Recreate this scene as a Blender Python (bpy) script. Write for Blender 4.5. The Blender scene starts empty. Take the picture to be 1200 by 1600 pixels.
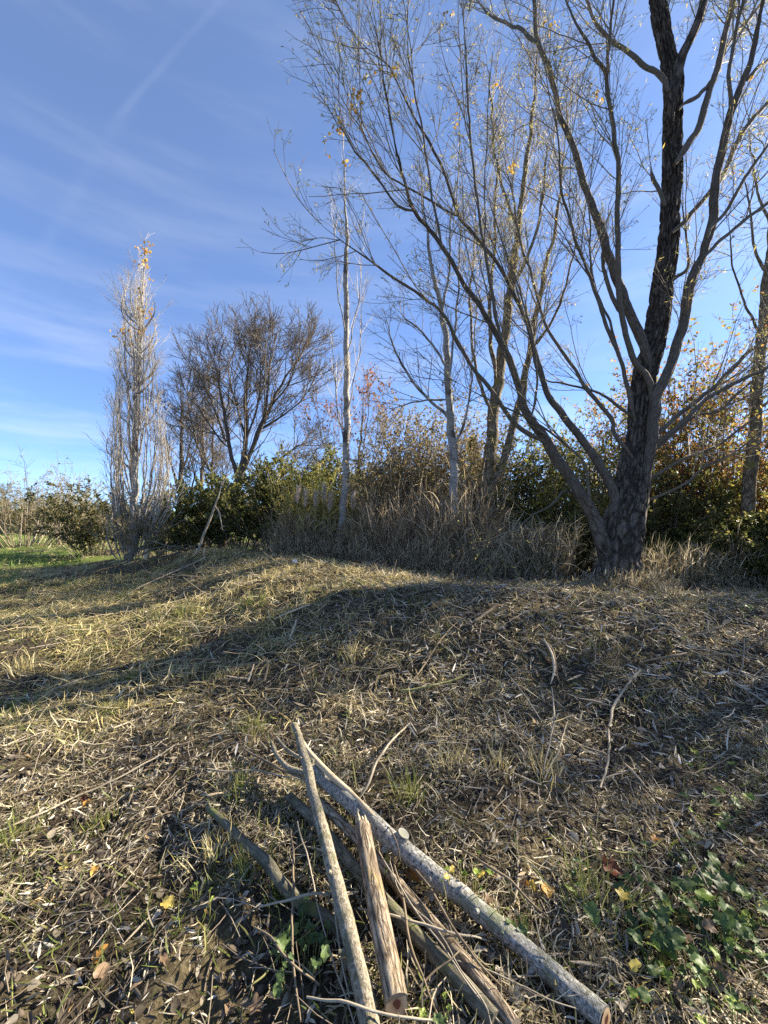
import bpy, math
import numpy as np
from mathutils import Vector

rng = np.random.default_rng(7)
scene = bpy.context.scene
COL = scene.collection
R = math.radians

# ------------------------------------------------------------------ camera, sky, sun, exposure
CAM_Z = 1.5
FPX = 600.0                      # focal length in photograph pixels (1200 x 1600), level ultra-wide camera
cam = bpy.data.cameras.new("camera"); cam_o = bpy.data.objects.new("camera", cam); COL.objects.link(cam_o)
cam.sensor_fit = 'VERTICAL'; cam.sensor_height = 32.0; cam.lens = 32.0 * FPX / 1600.0
cam.clip_start = 0.05; cam.clip_end = 4000
cam_o.location = (0, 0, CAM_Z); cam_o.rotation_euler = (R(90), 0, 0)
scene.camera = cam_o

SUN_AZ, SUN_EL = R(69), R(29)     # azimuth measured from the view direction (+Y) to the right (+X)
world = bpy.data.worlds.new("World"); scene.world = world; world.use_nodes = True
nt = world.node_tree; nt.nodes.clear()
W = nt.nodes.new; L = nt.links.new
out = W('ShaderNodeOutputWorld'); bg = W('ShaderNodeBackground'); L(bg.outputs[0], out.inputs[0])
sky = W('ShaderNodeTexSky'); sky.sky_type = 'NISHITA'; sky.sun_disc = False
sky.sun_elevation = SUN_EL; sky.sun_rotation = SUN_AZ
sky.air_density = 0.5; sky.dust_density = 0.3; sky.ozone_density = 3.0; sky.altitude = 50
bg.inputs['Strength'].default_value = 0.072
tc = W('ShaderNodeTexCoord')

def wmath(op, a, b=None, clamp=False):
    n = W('ShaderNodeMath'); n.operation = op; n.use_clamp = clamp
    for i, v in enumerate((a, b)):
        if v is None: continue
        if isinstance(v, (int, float)): n.inputs[i].default_value = v
        else: L(v, n.inputs[i])
    return n.outputs[0]
def wrange(v, a, b, c=0.0, d=1.0):
    n = W('ShaderNodeMapRange'); n.interpolation_type = 'SMOOTHSTEP'
    L(v, n.inputs[0]); n.inputs[1].default_value = a; n.inputs[2].default_value = b
    n.inputs[3].default_value = c; n.inputs[4].default_value = d
    return n.outputs[0]
def pdir(px, py): return Vector(((px - 600) / FPX, 1.0, (800 - py) / FPX)).normalized()
def contrail(p, q, width, amount):
    a, b = pdir(*p), pdir(*q); n = a.cross(b).normalized(); m = (a + b).normalized(); half = a.angle(b) / 2
    d = W('ShaderNodeVectorMath'); d.operation = 'DOT_PRODUCT'; L(tc.outputs['Generated'], d.inputs[0]); d.inputs[1].default_value = n
    nz = W('ShaderNodeTexNoise'); nz.inputs['Scale'].default_value = 14; nz.inputs['Detail'].default_value = 7; nz.inputs['Roughness'].default_value = .65; L(tc.outputs['Generated'], nz.inputs['Vector'])
    off = wmath('MULTIPLY', wmath('SUBTRACT', nz.outputs[0], 0.5), width * 1.2)
    line = wrange(wmath('ABSOLUTE', wmath('ADD', d.outputs['Value'], off)), width, 0.0)
    e = W('ShaderNodeVectorMath'); e.operation = 'DOT_PRODUCT'; L(tc.outputs['Generated'], e.inputs[0]); e.inputs[1].default_value = m
    ends = wrange(e.outputs['Value'], math.cos(half * 1.25), math.cos(half * 0.7))
    nz2 = W('ShaderNodeTexNoise'); nz2.inputs['Scale'].default_value = 7; nz2.inputs['Detail'].default_value = 5; L(tc.outputs['Generated'], nz2.inputs['Vector'])
    return wmath('MULTIPLY', wmath('MULTIPLY', line, ends), wrange(nz2.outputs[0], 0.3, 0.65, 0.15 * amount, amount))
# thin streaky cirrus, stronger towards the horizon
mp = W('ShaderNodeMapping'); mp.inputs['Rotation'].default_value = (0.5, 0.45, 0.3); mp.inputs['Scale'].default_value = (1.0, 1.2, 7.0)
L(tc.outputs['Generated'], mp.inputs['Vector'])
cn = W('ShaderNodeTexNoise'); cn.inputs['Scale'].default_value = 2.2; cn.inputs['Detail'].default_value = 6; cn.inputs['Roughness'].default_value = 0.55
L(mp.outputs[0], cn.inputs['Vector'])
sep = W('ShaderNodeSeparateXYZ'); L(tc.outputs['Generated'], sep.inputs[0])
low = wrange(sep.outputs['Z'], 0.55, 0.0, 0.25, 1.0)
cirrus = wmath('ADD', wmath('MULTIPLY', wrange(cn.outputs[0], 0.40, 0.80), wmath('MULTIPLY', low, 0.40)), 0.075)
cl = wmath('ADD', cirrus, contrail((345, 0), (185, 180), 0.008, 0.035))
cl = wmath('ADD', cl, contrail((200, 170), (0, 490), 0.016, 0.035))
cl = wmath('ADD', cl, contrail((0, 365), (260, 490), 0.012, 0.035))
cl = wmath('MINIMUM', cl, 0.8)
tint = W('ShaderNodeMix'); tint.data_type = 'RGBA'; tint.blend_type = 'MULTIPLY'; tint.inputs[0].default_value = 1.0
gam = W('ShaderNodeGamma'); gam.inputs[1].default_value = 0.80; L(sky.outputs[0], gam.inputs[0])
L(gam.outputs[0], tint.inputs[6]); tint.inputs[7].default_value = (0.94, 1.29, 1.74, 1)
mix = W('ShaderNodeMix'); mix.data_type = 'RGBA'; L(cl, mix.inputs[0]); L(tint.outputs[2], mix.inputs[6]); mix.inputs[7].default_value = (4.6, 4.9, 5.3, 1)
L(mix.outputs[2], bg.inputs['Color'])

sl = bpy.data.lights.new("sun", 'SUN'); sl.energy = 5.0; sl.angle = R(0.8); sl.color = (1.0, 0.89, 0.72)
sun_o = bpy.data.objects.new("sun", sl); COL.objects.link(sun_o)
SUNV = Vector((math.sin(SUN_AZ) * math.cos(SUN_EL), math.cos(SUN_AZ) * math.cos(SUN_EL), math.sin(SUN_EL)))
sun_o.rotation_euler = SUNV.to_track_quat('Z', 'Y').to_euler(); sun_o.location = (20, 12, 15)

vs = scene.view_settings; vs.view_transform = 'Standard'; vs.look = 'None'; vs.gamma = 1.0; vs.exposure = 1.78; vs.use_curve_mapping = False
scene.cycles.use_denoising = False; scene.cycles.max_bounces = 6; scene.cycles.transparent_max_bounces = 4

# ------------------------------------------------------------------ helpers: noise, terrain, placing
def _hash(ix, iy, s):
    h = (ix.astype(np.int64) * 374761393 + iy.astype(np.int64) * 668265263 + s * 1442695041) & 0xFFFFFFFF
    h = ((h ^ (h >> 13)) * 1274126177) & 0xFFFFFFFF
    return ((h ^ (h >> 16)) & 0xFFFF) / 65535.0
def vnoise(x, y, s=0):
    x = np.asarray(x, float); y = np.asarray(y, float)
    ix = np.floor(x); iy = np.floor(y); fx = x - ix; fy = y - iy
    fx = fx * fx * (3 - 2 * fx); fy = fy * fy * (3 - 2 * fy)
    a = _hash(ix, iy, s); b = _hash(ix + 1, iy, s); c = _hash(ix, iy + 1, s); d = _hash(ix + 1, iy + 1, s)
    return (a * (1 - fx) + b * fx) * (1 - fy) + (c * (1 - fx) + d * fx) * fy
def fbm(x, y, s=0, o=3):
    t = 0; a = 0.5
    for k in range(o):
        t = t + a * vnoise(x * 2 ** k, y * 2 ** k, s + k * 17); a *= 0.5
    return t / (1 - 0.5 ** o)
def sstep(a, b, v):
    t = np.clip((v - a) / (b - a), 0, 1); return t * t * (3 - 2 * t)

CTRL = np.array([
    (0, .5, 0), (-2, 1, 0), (2, 1, 0), (-1, 2, 0), (1, 2, .03), (0, 2.5, .09), (-3, 3, 0), (-5, 5, .03), (-8, 8, 0), (-4, 5, .12),
    (-2.6, 4.1, .10), (-1.3, 3.2, .10), (2, 2.4, .02), (4, 2.6, .02), (1.5, 2.9, .10), (1.5, 3.4, .34), (1.5, 4.0, .56), (3, 2.9, .08), (3, 3.5, .32), (3, 4.1, .50), (5, 3.2, .10), (5, 4.1, .34), (0, 2.9, .12), (0, 3.5, .36), (0, 4.1, .58), (-1.0, 4.3, .48), (-1.6, 5.0, .56), (-2.4, 5.4, .40), (-3.4, 5.6, .14),
    (-6.4, 8.6, .28), (-3.75, 7.5, .64), (-1.6, 6.5, .68), (0, 5.8, .63), (.88, 5.3, .54), (1.73, 5.2, .47), (3.35, 5.5, .38), (5.5, 5.5, .24),
    (0, 8, .25), (-1.5, 9, .3), (2, 8, .15), (-3.5, 10, .5), (4, 8, .15), (7, 8, .15), (-6, 12, .1), (-10, 15, 0), (0, 14, .3), (6, 12, .2),
    (10, 10, .1), (-4, 15, .2), (12, 5, .05), (-12, 5, 0), (0, -3, 0), (6, -2, 0), (-6, -2, 0), (20, 20, 0), (-20, 20, 0), (0, 25, .1), (-9, 11, 0), (-5.2, 6.6, .1)], float)
def _phi(r2): return np.sqrt(r2 + .35)
_A = _phi(((CTRL[:, None, :2] - CTRL[None, :, :2]) ** 2).sum(-1)) + 0.02 * np.eye(len(CTRL)) * -1
_Wt = np.linalg.solve(_A, CTRL[:, 2])
def hgt(x, y, fine=True):
    x = np.asarray(x, float); y = np.asarray(y, float); sh = x.shape
    xf = x.ravel(); yf = y.ravel(); z = np.zeros(xf.shape)
    near = (np.hypot(xf, yf - 6) < 27)
    if near.any():
        xn, yn = xf[near], yf[near]; acc = np.zeros(xn.shape)
        for (cx, cy, _), w in zip(CTRL, _Wt): acc += w * _phi((xn - cx) ** 2 + (yn - cy) ** 2)
        z[near] = acc * (1 - sstep(18, 27, np.hypot(xn, yn - 6)))
    if fine:
        z += 0.13 * (fbm(xf * .55, yf * .55, 3) - .5) * sstep(1.5, 4, np.hypot(xf, yf))
        z += 0.11 * (fbm(xf * 2.1, yf * 2.1, 11) - .5) + 0.05 * (fbm(xf * 7, yf * 7, 23, 2) - .5)
        z -= 0.07 * sstep(.62, .72, fbm(xf * .9 + 4, yf * 1.3, 31)) * sstep(-2.0, -3.0, xf)
    return z.reshape(sh)
def P3(px, py, d): return np.array(((px - 600) / FPX * d, d, CAM_Z - (py - 800) / FPX * d))
def gp(px, py, off=0.0):
    """the ground point that the photograph shows at this pixel"""
    ds = np.concatenate([np.linspace(.9, 4, 400), np.linspace(4, 12, 400)[1:], np.linspace(12, 60, 200)[1:]])
    X = (px - 600) / FPX * ds; Z = CAM_Z - (py - 800) / FPX * ds
    g = hgt(X, ds) + off
    i = np.argmax(Z <= g) if (Z <= g).any() else len(ds) - 1
    return np.array((X[i], ds[i], g[i]))
def nrm(v): return v / np.maximum(np.linalg.norm(v, axis=-1, keepdims=True), 1e-9)

# ------------------------------------------------------------------ helpers: meshes
def mesh_np(name, verts, faces, uvs=None, smooth=True):
    """faces: list of (M,k) index arrays; uvs: list of (M,k,2) alike"""
    verts = np.ascontiguousarray(verts, np.float32).reshape(-1, 3)
    faces = [np.asarray(f, np.int32) for f in faces if len(f)]
    me = bpy.data.meshes.new(name)
    nl = sum(f.size for f in faces); nf = sum(len(f) for f in faces)
    me.vertices.add(len(verts)); me.vertices.foreach_set('co', verts.ravel())
    me.loops.add(nl); me.loops.foreach_set('vertex_index', np.concatenate([f.ravel() for f in faces]))
    me.polygons.add(nf)
    cnt = np.concatenate([np.full(len(f), f.shape[1], np.int32) for f in faces])
    me.polygons.foreach_set('loop_start', np.concatenate([[0], np.cumsum(cnt)[:-1]]).astype(np.int32))
    if smooth: me.polygons.foreach_set('use_smooth', np.ones(nf, bool))
    if uvs is not None:
        uv = me.uv_layers.new(name='UVMap')
        uv.data.foreach_set('uv', np.concatenate([np.asarray(u, np.float32).ravel() for u in uvs]))
    me.update(calc_edges=True)
    return me
def link(name, me, m, parent=None, loc=None):
    o = bpy.data.objects.new(name, me); COL.objects.link(o)
    if me is not None and m is not None and not me.materials:
        for q in (m if isinstance(m, (list, tuple)) else [m]): me.materials.append(q)
    if loc is not None: o.location = Vector([float(c) for c in loc])
    if parent is not None: o.parent = parent
    return o
def tag(o, label=None, cat=None, group=None, kind=None):
    if label: o['label'] = label
    if cat: o['category'] = cat
    if group: o['group'] = group
    if kind: o['kind'] = kind
    return o
def thing(name, base, label, cat, group=None):
    o = bpy.data.objects.new(name, None); COL.objects.link(o); o.empty_display_size = .2
    o.location = Vector([float(c) for c in base])
    return tag(o, label, cat, group)

class Geo:
    """collects pieces of geometry for one mesh"""
    def __init__(s): s.v = []; s.f = {3: [], 4: []}; s.u = {3: [], 4: []}; s.n = 0
    def add(s, v, f, u=None):
        v = np.asarray(v, float).reshape(-1, 3); f = np.asarray(f, np.int64)
        k = f.shape[1]; s.v.append(v); s.f[k].append(f + s.n)
        s.u[k].append(np.zeros((len(f), k, 2)) if u is None else u); s.n += len(v)
    def mesh(s, name, base=None, smooth=True):
        v = np.concatenate(s.v)
        if base is not None: v = v - np.asarray(base)
        fs = [np.concatenate(s.f[k]) for k in (3, 4) if s.f[k]]; us = [np.concatenate(s.u[k]) for k in (3, 4) if s.u[k]]
        return mesh_np(name, v, fs, us, smooth)

def crom(pts, n):
    """Catmull-Rom through rows of pts (any columns), n samples evenly by chord"""
    p = np.asarray(pts, float)
    if len(p) == 2: return p[0] + (p[1] - p[0]) * np.linspace(0, 1, n)[:, None]
    q = np.vstack([2 * p[0] - p[1], p, 2 * p[-1] - p[-2]])
    seg = np.linalg.norm(np.diff(p[:, :3], axis=0), axis=1); cum = np.concatenate([[0], np.cumsum(seg)])
    t = np.linspace(0, cum[-1], n); i = np.clip(np.searchsorted(cum, t, side='right') - 1, 0, len(p) - 2)
    u = ((t - cum[i]) / np.maximum(seg[i], 1e-9))[:, None]
    a, b, c, d = q[i], q[i + 1], q[i + 2], q[i + 3]
    return .5 * ((2 * b) + (c - a) * u + (2 * a - 5 * b + 4 * c - d) * u ** 2 + (3 * b - a - 3 * c + d) * u ** 3)
def frames(p):
    """tangent and two side vectors along polyline(s) (...,P,3), twist free enough"""
    t = nrm(np.gradient(p, axis=-2))
    ref = np.zeros_like(t); mean = nrm(t.mean(axis=-2, keepdims=True))
    ax = np.where(np.abs(mean[..., 0:1]) < .6, np.array([1., 0, 0]), np.array([0, 1., 0]))
    ref[:] = ax
    a = nrm(np.cross(t, ref)); b = np.cross(t, a)
    return t, a, b
def tube(geo, pts, rad, sides, capped=True, disp=None, seed=0):
    """one tube with UVs in metres; disp(ang, s, r)->radial offset"""
    pts = np.asarray(pts, float); n = len(pts); rad = np.broadcast_to(rad, (n,))
    t, a, b = frames(pts)
    s = np.concatenate([[0], np.cumsum(np.linalg.norm(np.diff(pts, axis=0), axis=1))])
    ang = np.linspace(0, 2 * np.pi, sides, endpoint=False)
    rr = np.repeat(rad[:, None], sides, 1)
    if disp is not None: rr = rr + disp(ang[None, :] * np.ones((n, 1)), s[:, None] * np.ones((1, sides)), rr)
    v = pts[:, None] + rr[..., None] * (np.cos(ang)[None, :, None] * a[:, None] + np.sin(ang)[None, :, None] * b[:, None])
    i = np.arange(n - 1)[:, None] * sides; j = np.arange(sides)[None]; j2 = (j + 1) % sides
    f = np.stack([i + j, i + j2, i + sides + j2, i + sides + j], -1).reshape(-1, 4)
    circ = 2 * np.pi * rad.mean()
    U = np.broadcast_to(np.arange(sides) / sides * circ, (n - 1, sides)); U2 = U + circ / sides
    V0 = np.broadcast_to(s[:-1, None], U.shape); V1 = np.broadcast_to(s[1:, None], U.shape)
    off = seed * 3.7
    u = np.stack([np.stack([U + off, V0 + off], -1), np.stack([U2 + off, V0 + off], -1), np.stack([U2 + off, V1 + off], -1), np.stack([U + off, V1 + off], -1)], -2).reshape(-1, 4, 2)
    geo.add(v, f, u)
    if capped:
        for k, c in ((0, pts[0]), (n - 1, pts[-1])):
            ring = v[k]; vv = np.vstack([ring, c[None]])
            jj = np.arange(sides); ff = np.stack([jj, (jj + 1) % sides, np.full(sides, sides)], -1)
            if k == 0: ff = ff[:, ::-1]
            geo.add(vv, ff)
def tubes(geo, p, r, sides=3):
    """N tubes at once: p (N,P,3), r (N,P)"""
    N, P, _ = p.shape
    if N == 0: return
    t, a, b = frames(p)
    ang = np.linspace(0, 2 * np.pi, sides, endpoint=False)
    v = p[:, :, None] + r[:, :, None, None] * (np.cos(ang)[:, None] * a[:, :, None] + np.sin(ang)[:, None] * b[:, :, None])
    o = np.arange(N)[:, None, None] * P * sides; i = np.arange(P - 1)[None, :, None] * sides; j = np.arange(sides)[None, None]
    j2 = (j + 1) % sides
    f = np.stack([o + i + j, o + i + j2, o + i + sides + j2, o + i + sides + j], -1).reshape(-1, 4)
    geo.add(v, f)
def ribbons(geo, p, w, side=None):
    """N flat blades: p (N,P,3), w (N,P) half widths"""
    N, P, _ = p.shape
    t, a, b = frames(p)
    if side is None:
        th = rng.uniform(0, np.pi, (N, 1, 1)); side = np.cos(th) * a + np.sin(th) * b
    v = np.stack([p - side * w[..., None], p + side * w[..., None]], 2)
    o = np.arange(N)[:, None] * P * 2; i = np.arange(P - 1)[None] * 2
    f = np.stack([o + i, o + i + 1, o + i + 3, o + i + 2], -1).reshape(-1, 4)
    geo.add(v, f)
def leaves(geo, c, ax, nr, ln, wd, fold=.25, shape='lance', curl=.0):
    """N leaf blades, each a folded outline of a few triangles; c base point, ax direction, nr normal"""
    N = len(c)
    if N == 0: return
    ax = nrm(ax); sd = nrm(np.cross(nr, ax)); nr = np.cross(ax, sd)
    if shape == 'diamond':
        T = np.array([(0, 0), (.45, .5), (1, 0), (.45, -.5)]); F = np.array([(0, 1, 2), (0, 2, 3)])
    elif shape == 'lance':
        T = np.array([(0, 0), (.3, .45), (.65, .42), (1, 0), (.65, -.42), (.3, -.45)]); F = np.array([(0, 1, 2), (0, 2, 3), (0, 3, 4), (0, 4, 5)])
    else:  # broad: heart / rounded leaf
        T = np.array([(0, 0), (.08, .36), (.34, .52), (.66, .36), (1, 0), (.66, -.36), (.34, -.52), (.08, -.36), (.5, 0)])
        F = np.array([(0, 1, 8), (1, 2, 8), (2, 3, 8), (3, 4, 8), (4, 5, 8), (5, 6, 8), (6, 7, 8), (7, 0, 8)])
    ln = np.broadcast_to(ln, (N,))[:, None, None]; wd = np.broadcast_to(wd, (N,))[:, None, None]
    cu = np.broadcast_to(curl, (N,))[:, None, None]
    tx = T[None, :, 0:1]; ty = T[None, :, 1:2]
    v = c[:, None] + ax[:, None] * tx * ln + sd[:, None] * ty * wd + nr[:, None] * (np.abs(ty) * wd * fold - cu * ln * tx ** 2)
    k = len(T); f = (np.arange(N)[:, None, None] * k + F[None]).reshape(-1, 3)
    geo.add(v, f)

def grow(start, dirs, length, P, wob=.15, up=0.0, out=None):
    N = len(start); pts = np.zeros((N, P, 3)); p = start.copy(); d = nrm(dirs); st = (length / (P - 1))[:, None]
    pts[:, 0] = p
    for i in range(1, P):
        d = nrm(d + wob * rng.normal(size=(N, 3)) + up * np.array([0, 0, 1.]))
        p = p + d * st; pts[:, i] = p
    return pts
def spawn(pts, k, t0=.25, t1=1.0, ang=35, spread=10, up=0.0):
    """k children per polyline: start points, directions, position along parent"""
    N, P, _ = pts.shape
    t = rng.uniform(t0, t1, (N, k)); x = t * (P - 1); i = np.minimum(x.astype(int), P - 2); fr = (x - i)[..., None]
    n = np.arange(N)[:, None]
    a, b = pts[n, i], pts[n, i + 1]; pos = a + (b - a) * fr; tan = nrm(b - a)
    rnd = rng.normal(size=tan.shape); perp = nrm(rnd - (rnd * tan).sum(-1, keepdims=True) * tan)
    th = np.radians(rng.normal(ang, spread, (N, k)))[..., None]
    d = nrm(tan * np.cos(th) + perp * np.sin(th) + up * np.array([0, 0, 1.]))
    return pos.reshape(-1, 3), d.reshape(-1, 3), t.ravel()
def taper(N, P, r0, r1): 
    r0 = np.broadcast_to(r0, (N,))[:, None]; r1 = np.broadcast_to(r1, (N,))[:, None]
    return r0 + (r1 - r0) * np.linspace(0, 1, P)[None]

# ------------------------------------------------------------------ materials
def new_mat(name):
    m = bpy.data.materials.new(name); m.use_nodes = True; m.node_tree.nodes.clear(); return m
def ramp(nd, stops):
    r = nd.new('ShaderNodeValToRGB'); e = r.color_ramp.elements
    while len(e) < len(stops): e.new(.5)
    for el, (p, c) in zip(e, stops): el.position = p; el.color = (*c, 1)
    return r
def leafy(name, stops, rough=.6, trans=.45, noise=0.0, spec=.3):
    """leaf, blade and straw material: colour differs from piece to piece, light passes through"""
    m = new_mat(name); nd = m.node_tree.nodes; lk = m.node_tree.links.new
    o = nd.new('ShaderNodeOutputMaterial'); g = nd.new('ShaderNodeNewGeometry'); r = ramp(nd, stops)
    if noise:
        tcn = nd.new('ShaderNodeTexCoord'); nz = nd.new('ShaderNodeTexNoise'); nz.inputs['Scale'].default_value = noise; nz.inputs['Detail'].default_value = 3
        lk(tcn.outputs['Object'], nz.inputs['Vector'])
        mx = nd.new('ShaderNodeMath'); mx.operation = 'MULTIPLY_ADD'; lk(nz.outputs[0], mx.inputs[0]); mx.inputs[1].default_value = 1.0
        sb = nd.new('ShaderNodeMath'); sb.operation = 'SUBTRACT'; lk(g.outputs['Random Per Island'], sb.inputs[0]); sb.inputs[1].default_value = .5
        lk(sb.outputs[0], mx.inputs[2]); mx.use_clamp = True
        lk(mx.outputs[0], r.inputs[0])
    else: lk(g.outputs['Random Per Island'], r.inputs[0])
    p = nd.new('ShaderNodeBsdfPrincipled'); p.inputs['Roughness'].default_value = rough; p.inputs['Specular IOR Level'].default_value = spec
    lk(r.outputs[0], p.inputs['Base Color'])
    if trans:
        t = nd.new('ShaderNodeBsdfTranslucent'); lk(r.outputs[0], t.inputs['Color'])
        ms = nd.new('ShaderNodeMixShader'); ms.inputs[0].default_value = trans; lk(p.outputs[0], ms.inputs[1]); lk(t.outputs[0], ms.inputs[2]); lk(ms.outputs[0], o.inputs[0])
    else: lk(p.outputs[0], o.inputs[0])
    return m
def bark(name, stops, su=40, sv=7, bump=.5, dist=.01, patches=None, rough=.85, plates=None, fade=None):
    """bark on metre UVs: fibres stretched along the stem, blotches, fine relief"""
    m = new_mat(name); nd = m.node_tree.nodes; lk = m.node_tree.links.new
    o = nd.new('ShaderNodeOutputMaterial'); p = nd.new('ShaderNodeBsdfPrincipled'); p.inputs['Roughness'].default_value = rough; p.inputs['Specular IOR Level'].default_value = .2
    uv = nd.new('ShaderNodeUVMap'); mp = nd.new('ShaderNodeMapping'); mp.inputs['Scale'].default_value = (su, sv, 1); lk(uv.outputs[0], mp.inputs[0])
    nz = nd.new('ShaderNodeTexNoise'); nz.inputs['Scale'].default_value = 1; nz.inputs['Detail'].default_value = 6; nz.inputs['Roughness'].default_value = .65; nz.inputs['Distortion'].default_value = .6
    lk(mp.outputs[0], nz.inputs['Vector'])
    hsrc = nz.outputs[0]
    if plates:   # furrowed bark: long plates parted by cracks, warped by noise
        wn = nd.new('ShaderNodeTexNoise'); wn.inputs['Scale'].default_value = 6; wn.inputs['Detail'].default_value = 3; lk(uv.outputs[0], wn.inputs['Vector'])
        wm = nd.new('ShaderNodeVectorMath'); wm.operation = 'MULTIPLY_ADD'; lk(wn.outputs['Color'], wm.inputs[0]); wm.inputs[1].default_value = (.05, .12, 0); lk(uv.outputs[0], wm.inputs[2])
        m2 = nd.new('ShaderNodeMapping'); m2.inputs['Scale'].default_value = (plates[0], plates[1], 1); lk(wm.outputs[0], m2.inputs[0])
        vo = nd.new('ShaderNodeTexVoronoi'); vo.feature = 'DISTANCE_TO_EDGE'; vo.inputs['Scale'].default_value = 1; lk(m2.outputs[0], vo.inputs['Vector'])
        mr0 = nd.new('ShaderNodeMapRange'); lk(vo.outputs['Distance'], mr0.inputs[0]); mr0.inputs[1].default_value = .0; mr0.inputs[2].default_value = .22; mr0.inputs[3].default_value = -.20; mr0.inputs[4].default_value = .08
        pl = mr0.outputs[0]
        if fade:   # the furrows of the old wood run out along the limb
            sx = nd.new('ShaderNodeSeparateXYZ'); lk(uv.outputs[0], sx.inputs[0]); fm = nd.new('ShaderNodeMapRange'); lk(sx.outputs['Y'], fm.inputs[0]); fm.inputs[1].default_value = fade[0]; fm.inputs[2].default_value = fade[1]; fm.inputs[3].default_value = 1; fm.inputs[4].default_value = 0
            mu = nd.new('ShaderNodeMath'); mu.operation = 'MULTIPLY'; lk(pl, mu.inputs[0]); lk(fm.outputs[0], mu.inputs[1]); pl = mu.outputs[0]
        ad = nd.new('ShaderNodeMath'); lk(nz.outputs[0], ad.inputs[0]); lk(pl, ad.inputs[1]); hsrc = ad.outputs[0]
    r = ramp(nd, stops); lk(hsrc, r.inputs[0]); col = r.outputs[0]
    if patches:
        tcn = nd.new('ShaderNodeTexCoord'); n2 = nd.new('ShaderNodeTexNoise'); n2.inputs['Scale'].default_value = patches[1]; n2.inputs['Detail'].default_value = 5
        lk(tcn.outputs['Object'], n2.inputs['Vector'])
        mr = nd.new('ShaderNodeMapRange'); lk(n2.outputs[0], mr.inputs[0]); mr.inputs[1].default_value = patches[2]; mr.inputs[2].default_value = patches[2] + .12
        mx = nd.new('ShaderNodeMix'); mx.data_type = 'RGBA'; lk(mr.outputs[0], mx.inputs[0]); lk(col, mx.inputs[6]); mx.inputs[7].default_value = (*patches[0], 1); col = mx.outputs[2]
    lk(col, p.inputs['Base Color'])
    b = nd.new('ShaderNodeBump'); b.inputs['Strength'].default_value = bump; b.inputs['Distance'].default_value = dist; lk(hsrc, b.inputs['Height']); lk(b.outputs[0], p.inputs['Normal'])
    lk(p.outputs[0], o.inputs[0])
    return m

M = {}
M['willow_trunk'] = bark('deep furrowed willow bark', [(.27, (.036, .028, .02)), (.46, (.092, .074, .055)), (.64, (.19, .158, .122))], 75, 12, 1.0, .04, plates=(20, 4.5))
M['willow_fork'] = bark('furrowed bark turning smooth', [(.22, (.03, .023, .016)), (.40, (.085, .069, .051)), (.55, (.14, .118, .09)), (.75, (.215, .188, .148))], 75, 12, .9, .02, plates=(24, 5), fade=(.4, 2.2))
M['willow_limb'] = bark('smooth grey willow bark', [(.3, (.085, .07, .05)), (.55, (.145, .122, .092)), (.75, (.22, .192, .15))], 70, 16, .8, .010, ((.115, .105, .065), 5, .52))
M['willow_twig'] = leafy('willow twig', [(0, (.12, .09, .055)), (.5, (.21, .165, .10)), (1, (.33, .27, .16))], .7, 0)
M['pale_bark'] = bark('pale poplar bark', [(.3, (.15, .135, .11)), (.5, (.31, .29, .25)), (.72, (.48, .46, .41))], 18, 26, .7, .010, ((.11, .095, .075), 3.2, .52))
M['olive_bark'] = bark('olive brown bark', [(.25, (.07, .055, .035)), (.45, (.18, .145, .095)), (.65, (.31, .265, .18))], 55, 12, .9, .02, ((.20, .18, .06), 4, .58), plates=(26, 6))
M['dark_bark'] = bark('dark bark', [(.3, (.055, .045, .038)), (.5, (.105, .09, .075)), (.72, (.19, .165, .14))], 55, 9, .8, .012, ((.19, .16, .065), 3, .6))
M['pale_twig'] = leafy('pale poplar twig', [(0, (.36, .31, .24)), (.5, (.55, .49, .40)), (1, (.68, .63, .54))], .7, 0)
M['dark_twig'] = leafy('dark twig', [(0, (.095, .074, .05)), (.5, (.17, .138, .096)), (1, (.27, .225, .165))], .7, 0)
M['tan_twig'] = leafy('tan twig', [(0, (.20, .155, .095)), (.5, (.32, .26, .17)), (1, (.44, .37, .26))], .7, 0)
M['willow_leaf'] = leafy('narrow willow leaf', [(0, (.16, .19, .06)), (.45, (.30, .30, .11)), (.8, (.46, .38, .13)), (1, (.58, .43, .11))], .5, .6)
M['gold_leaf'] = leafy('golden leaf', [(0, (.40, .20, .03)), (.5, (.60, .36, .06)), (1, (.66, .48, .12))], .5, .5)
M['red_leaf'] = leafy('reddish leaf', [(0, (.22, .07, .035)), (.5, (.36, .13, .06)), (1, (.45, .23, .10))], .5, .45)
M['autumn_leaf'] = leafy('mixed autumn leaf', [(0, (.13, .15, .03)), (.35, (.30, .26, .06)), (.65, (.40, .22, .07)), (.85, (.32, .12, .055)), (1, (.55, .42, .14))], .55, .55)
M['yellowgreen_leaf'] = leafy('yellow green leaf', [(0, (.09, .115, .025)), (.5, (.21, .22, .05)), (1, (.44, .37, .09))], .5, .55)
M['green_leaf'] = leafy('bramble green leaf', [(0, (.055, .075, .022)), (.5, (.115, .135, .04)), (.85, (.22, .215, .06)), (1, (.38, .30, .10))], .5, .55)
M['dark_leaf'] = leafy('dark evergreen leaf', [(0, (.045, .06, .022)), (.6, (.09, .10, .035)), (1, (.22, .17, .06))], .5, .4)
M['brown_leaf'] = leafy('brown hedge leaf', [(0, (.14, .105, .055)), (.4, (.28, .22, .11)), (.7, (.24, .22, .08)), (1, (.44, .35, .18))], .6, .5)
M['reed'] = leafy('dry reed', [(0, (.14, .105, .062)), (.5, (.36, .28, .175)), (1, (.66, .55, .37))], .6, .45)
M['reed_green'] = leafy('greenish reed leaf', [(0, (.20, .21, .06)), (.5, (.36, .33, .10)), (1, (.48, .40, .16))], .6, .4)
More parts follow.
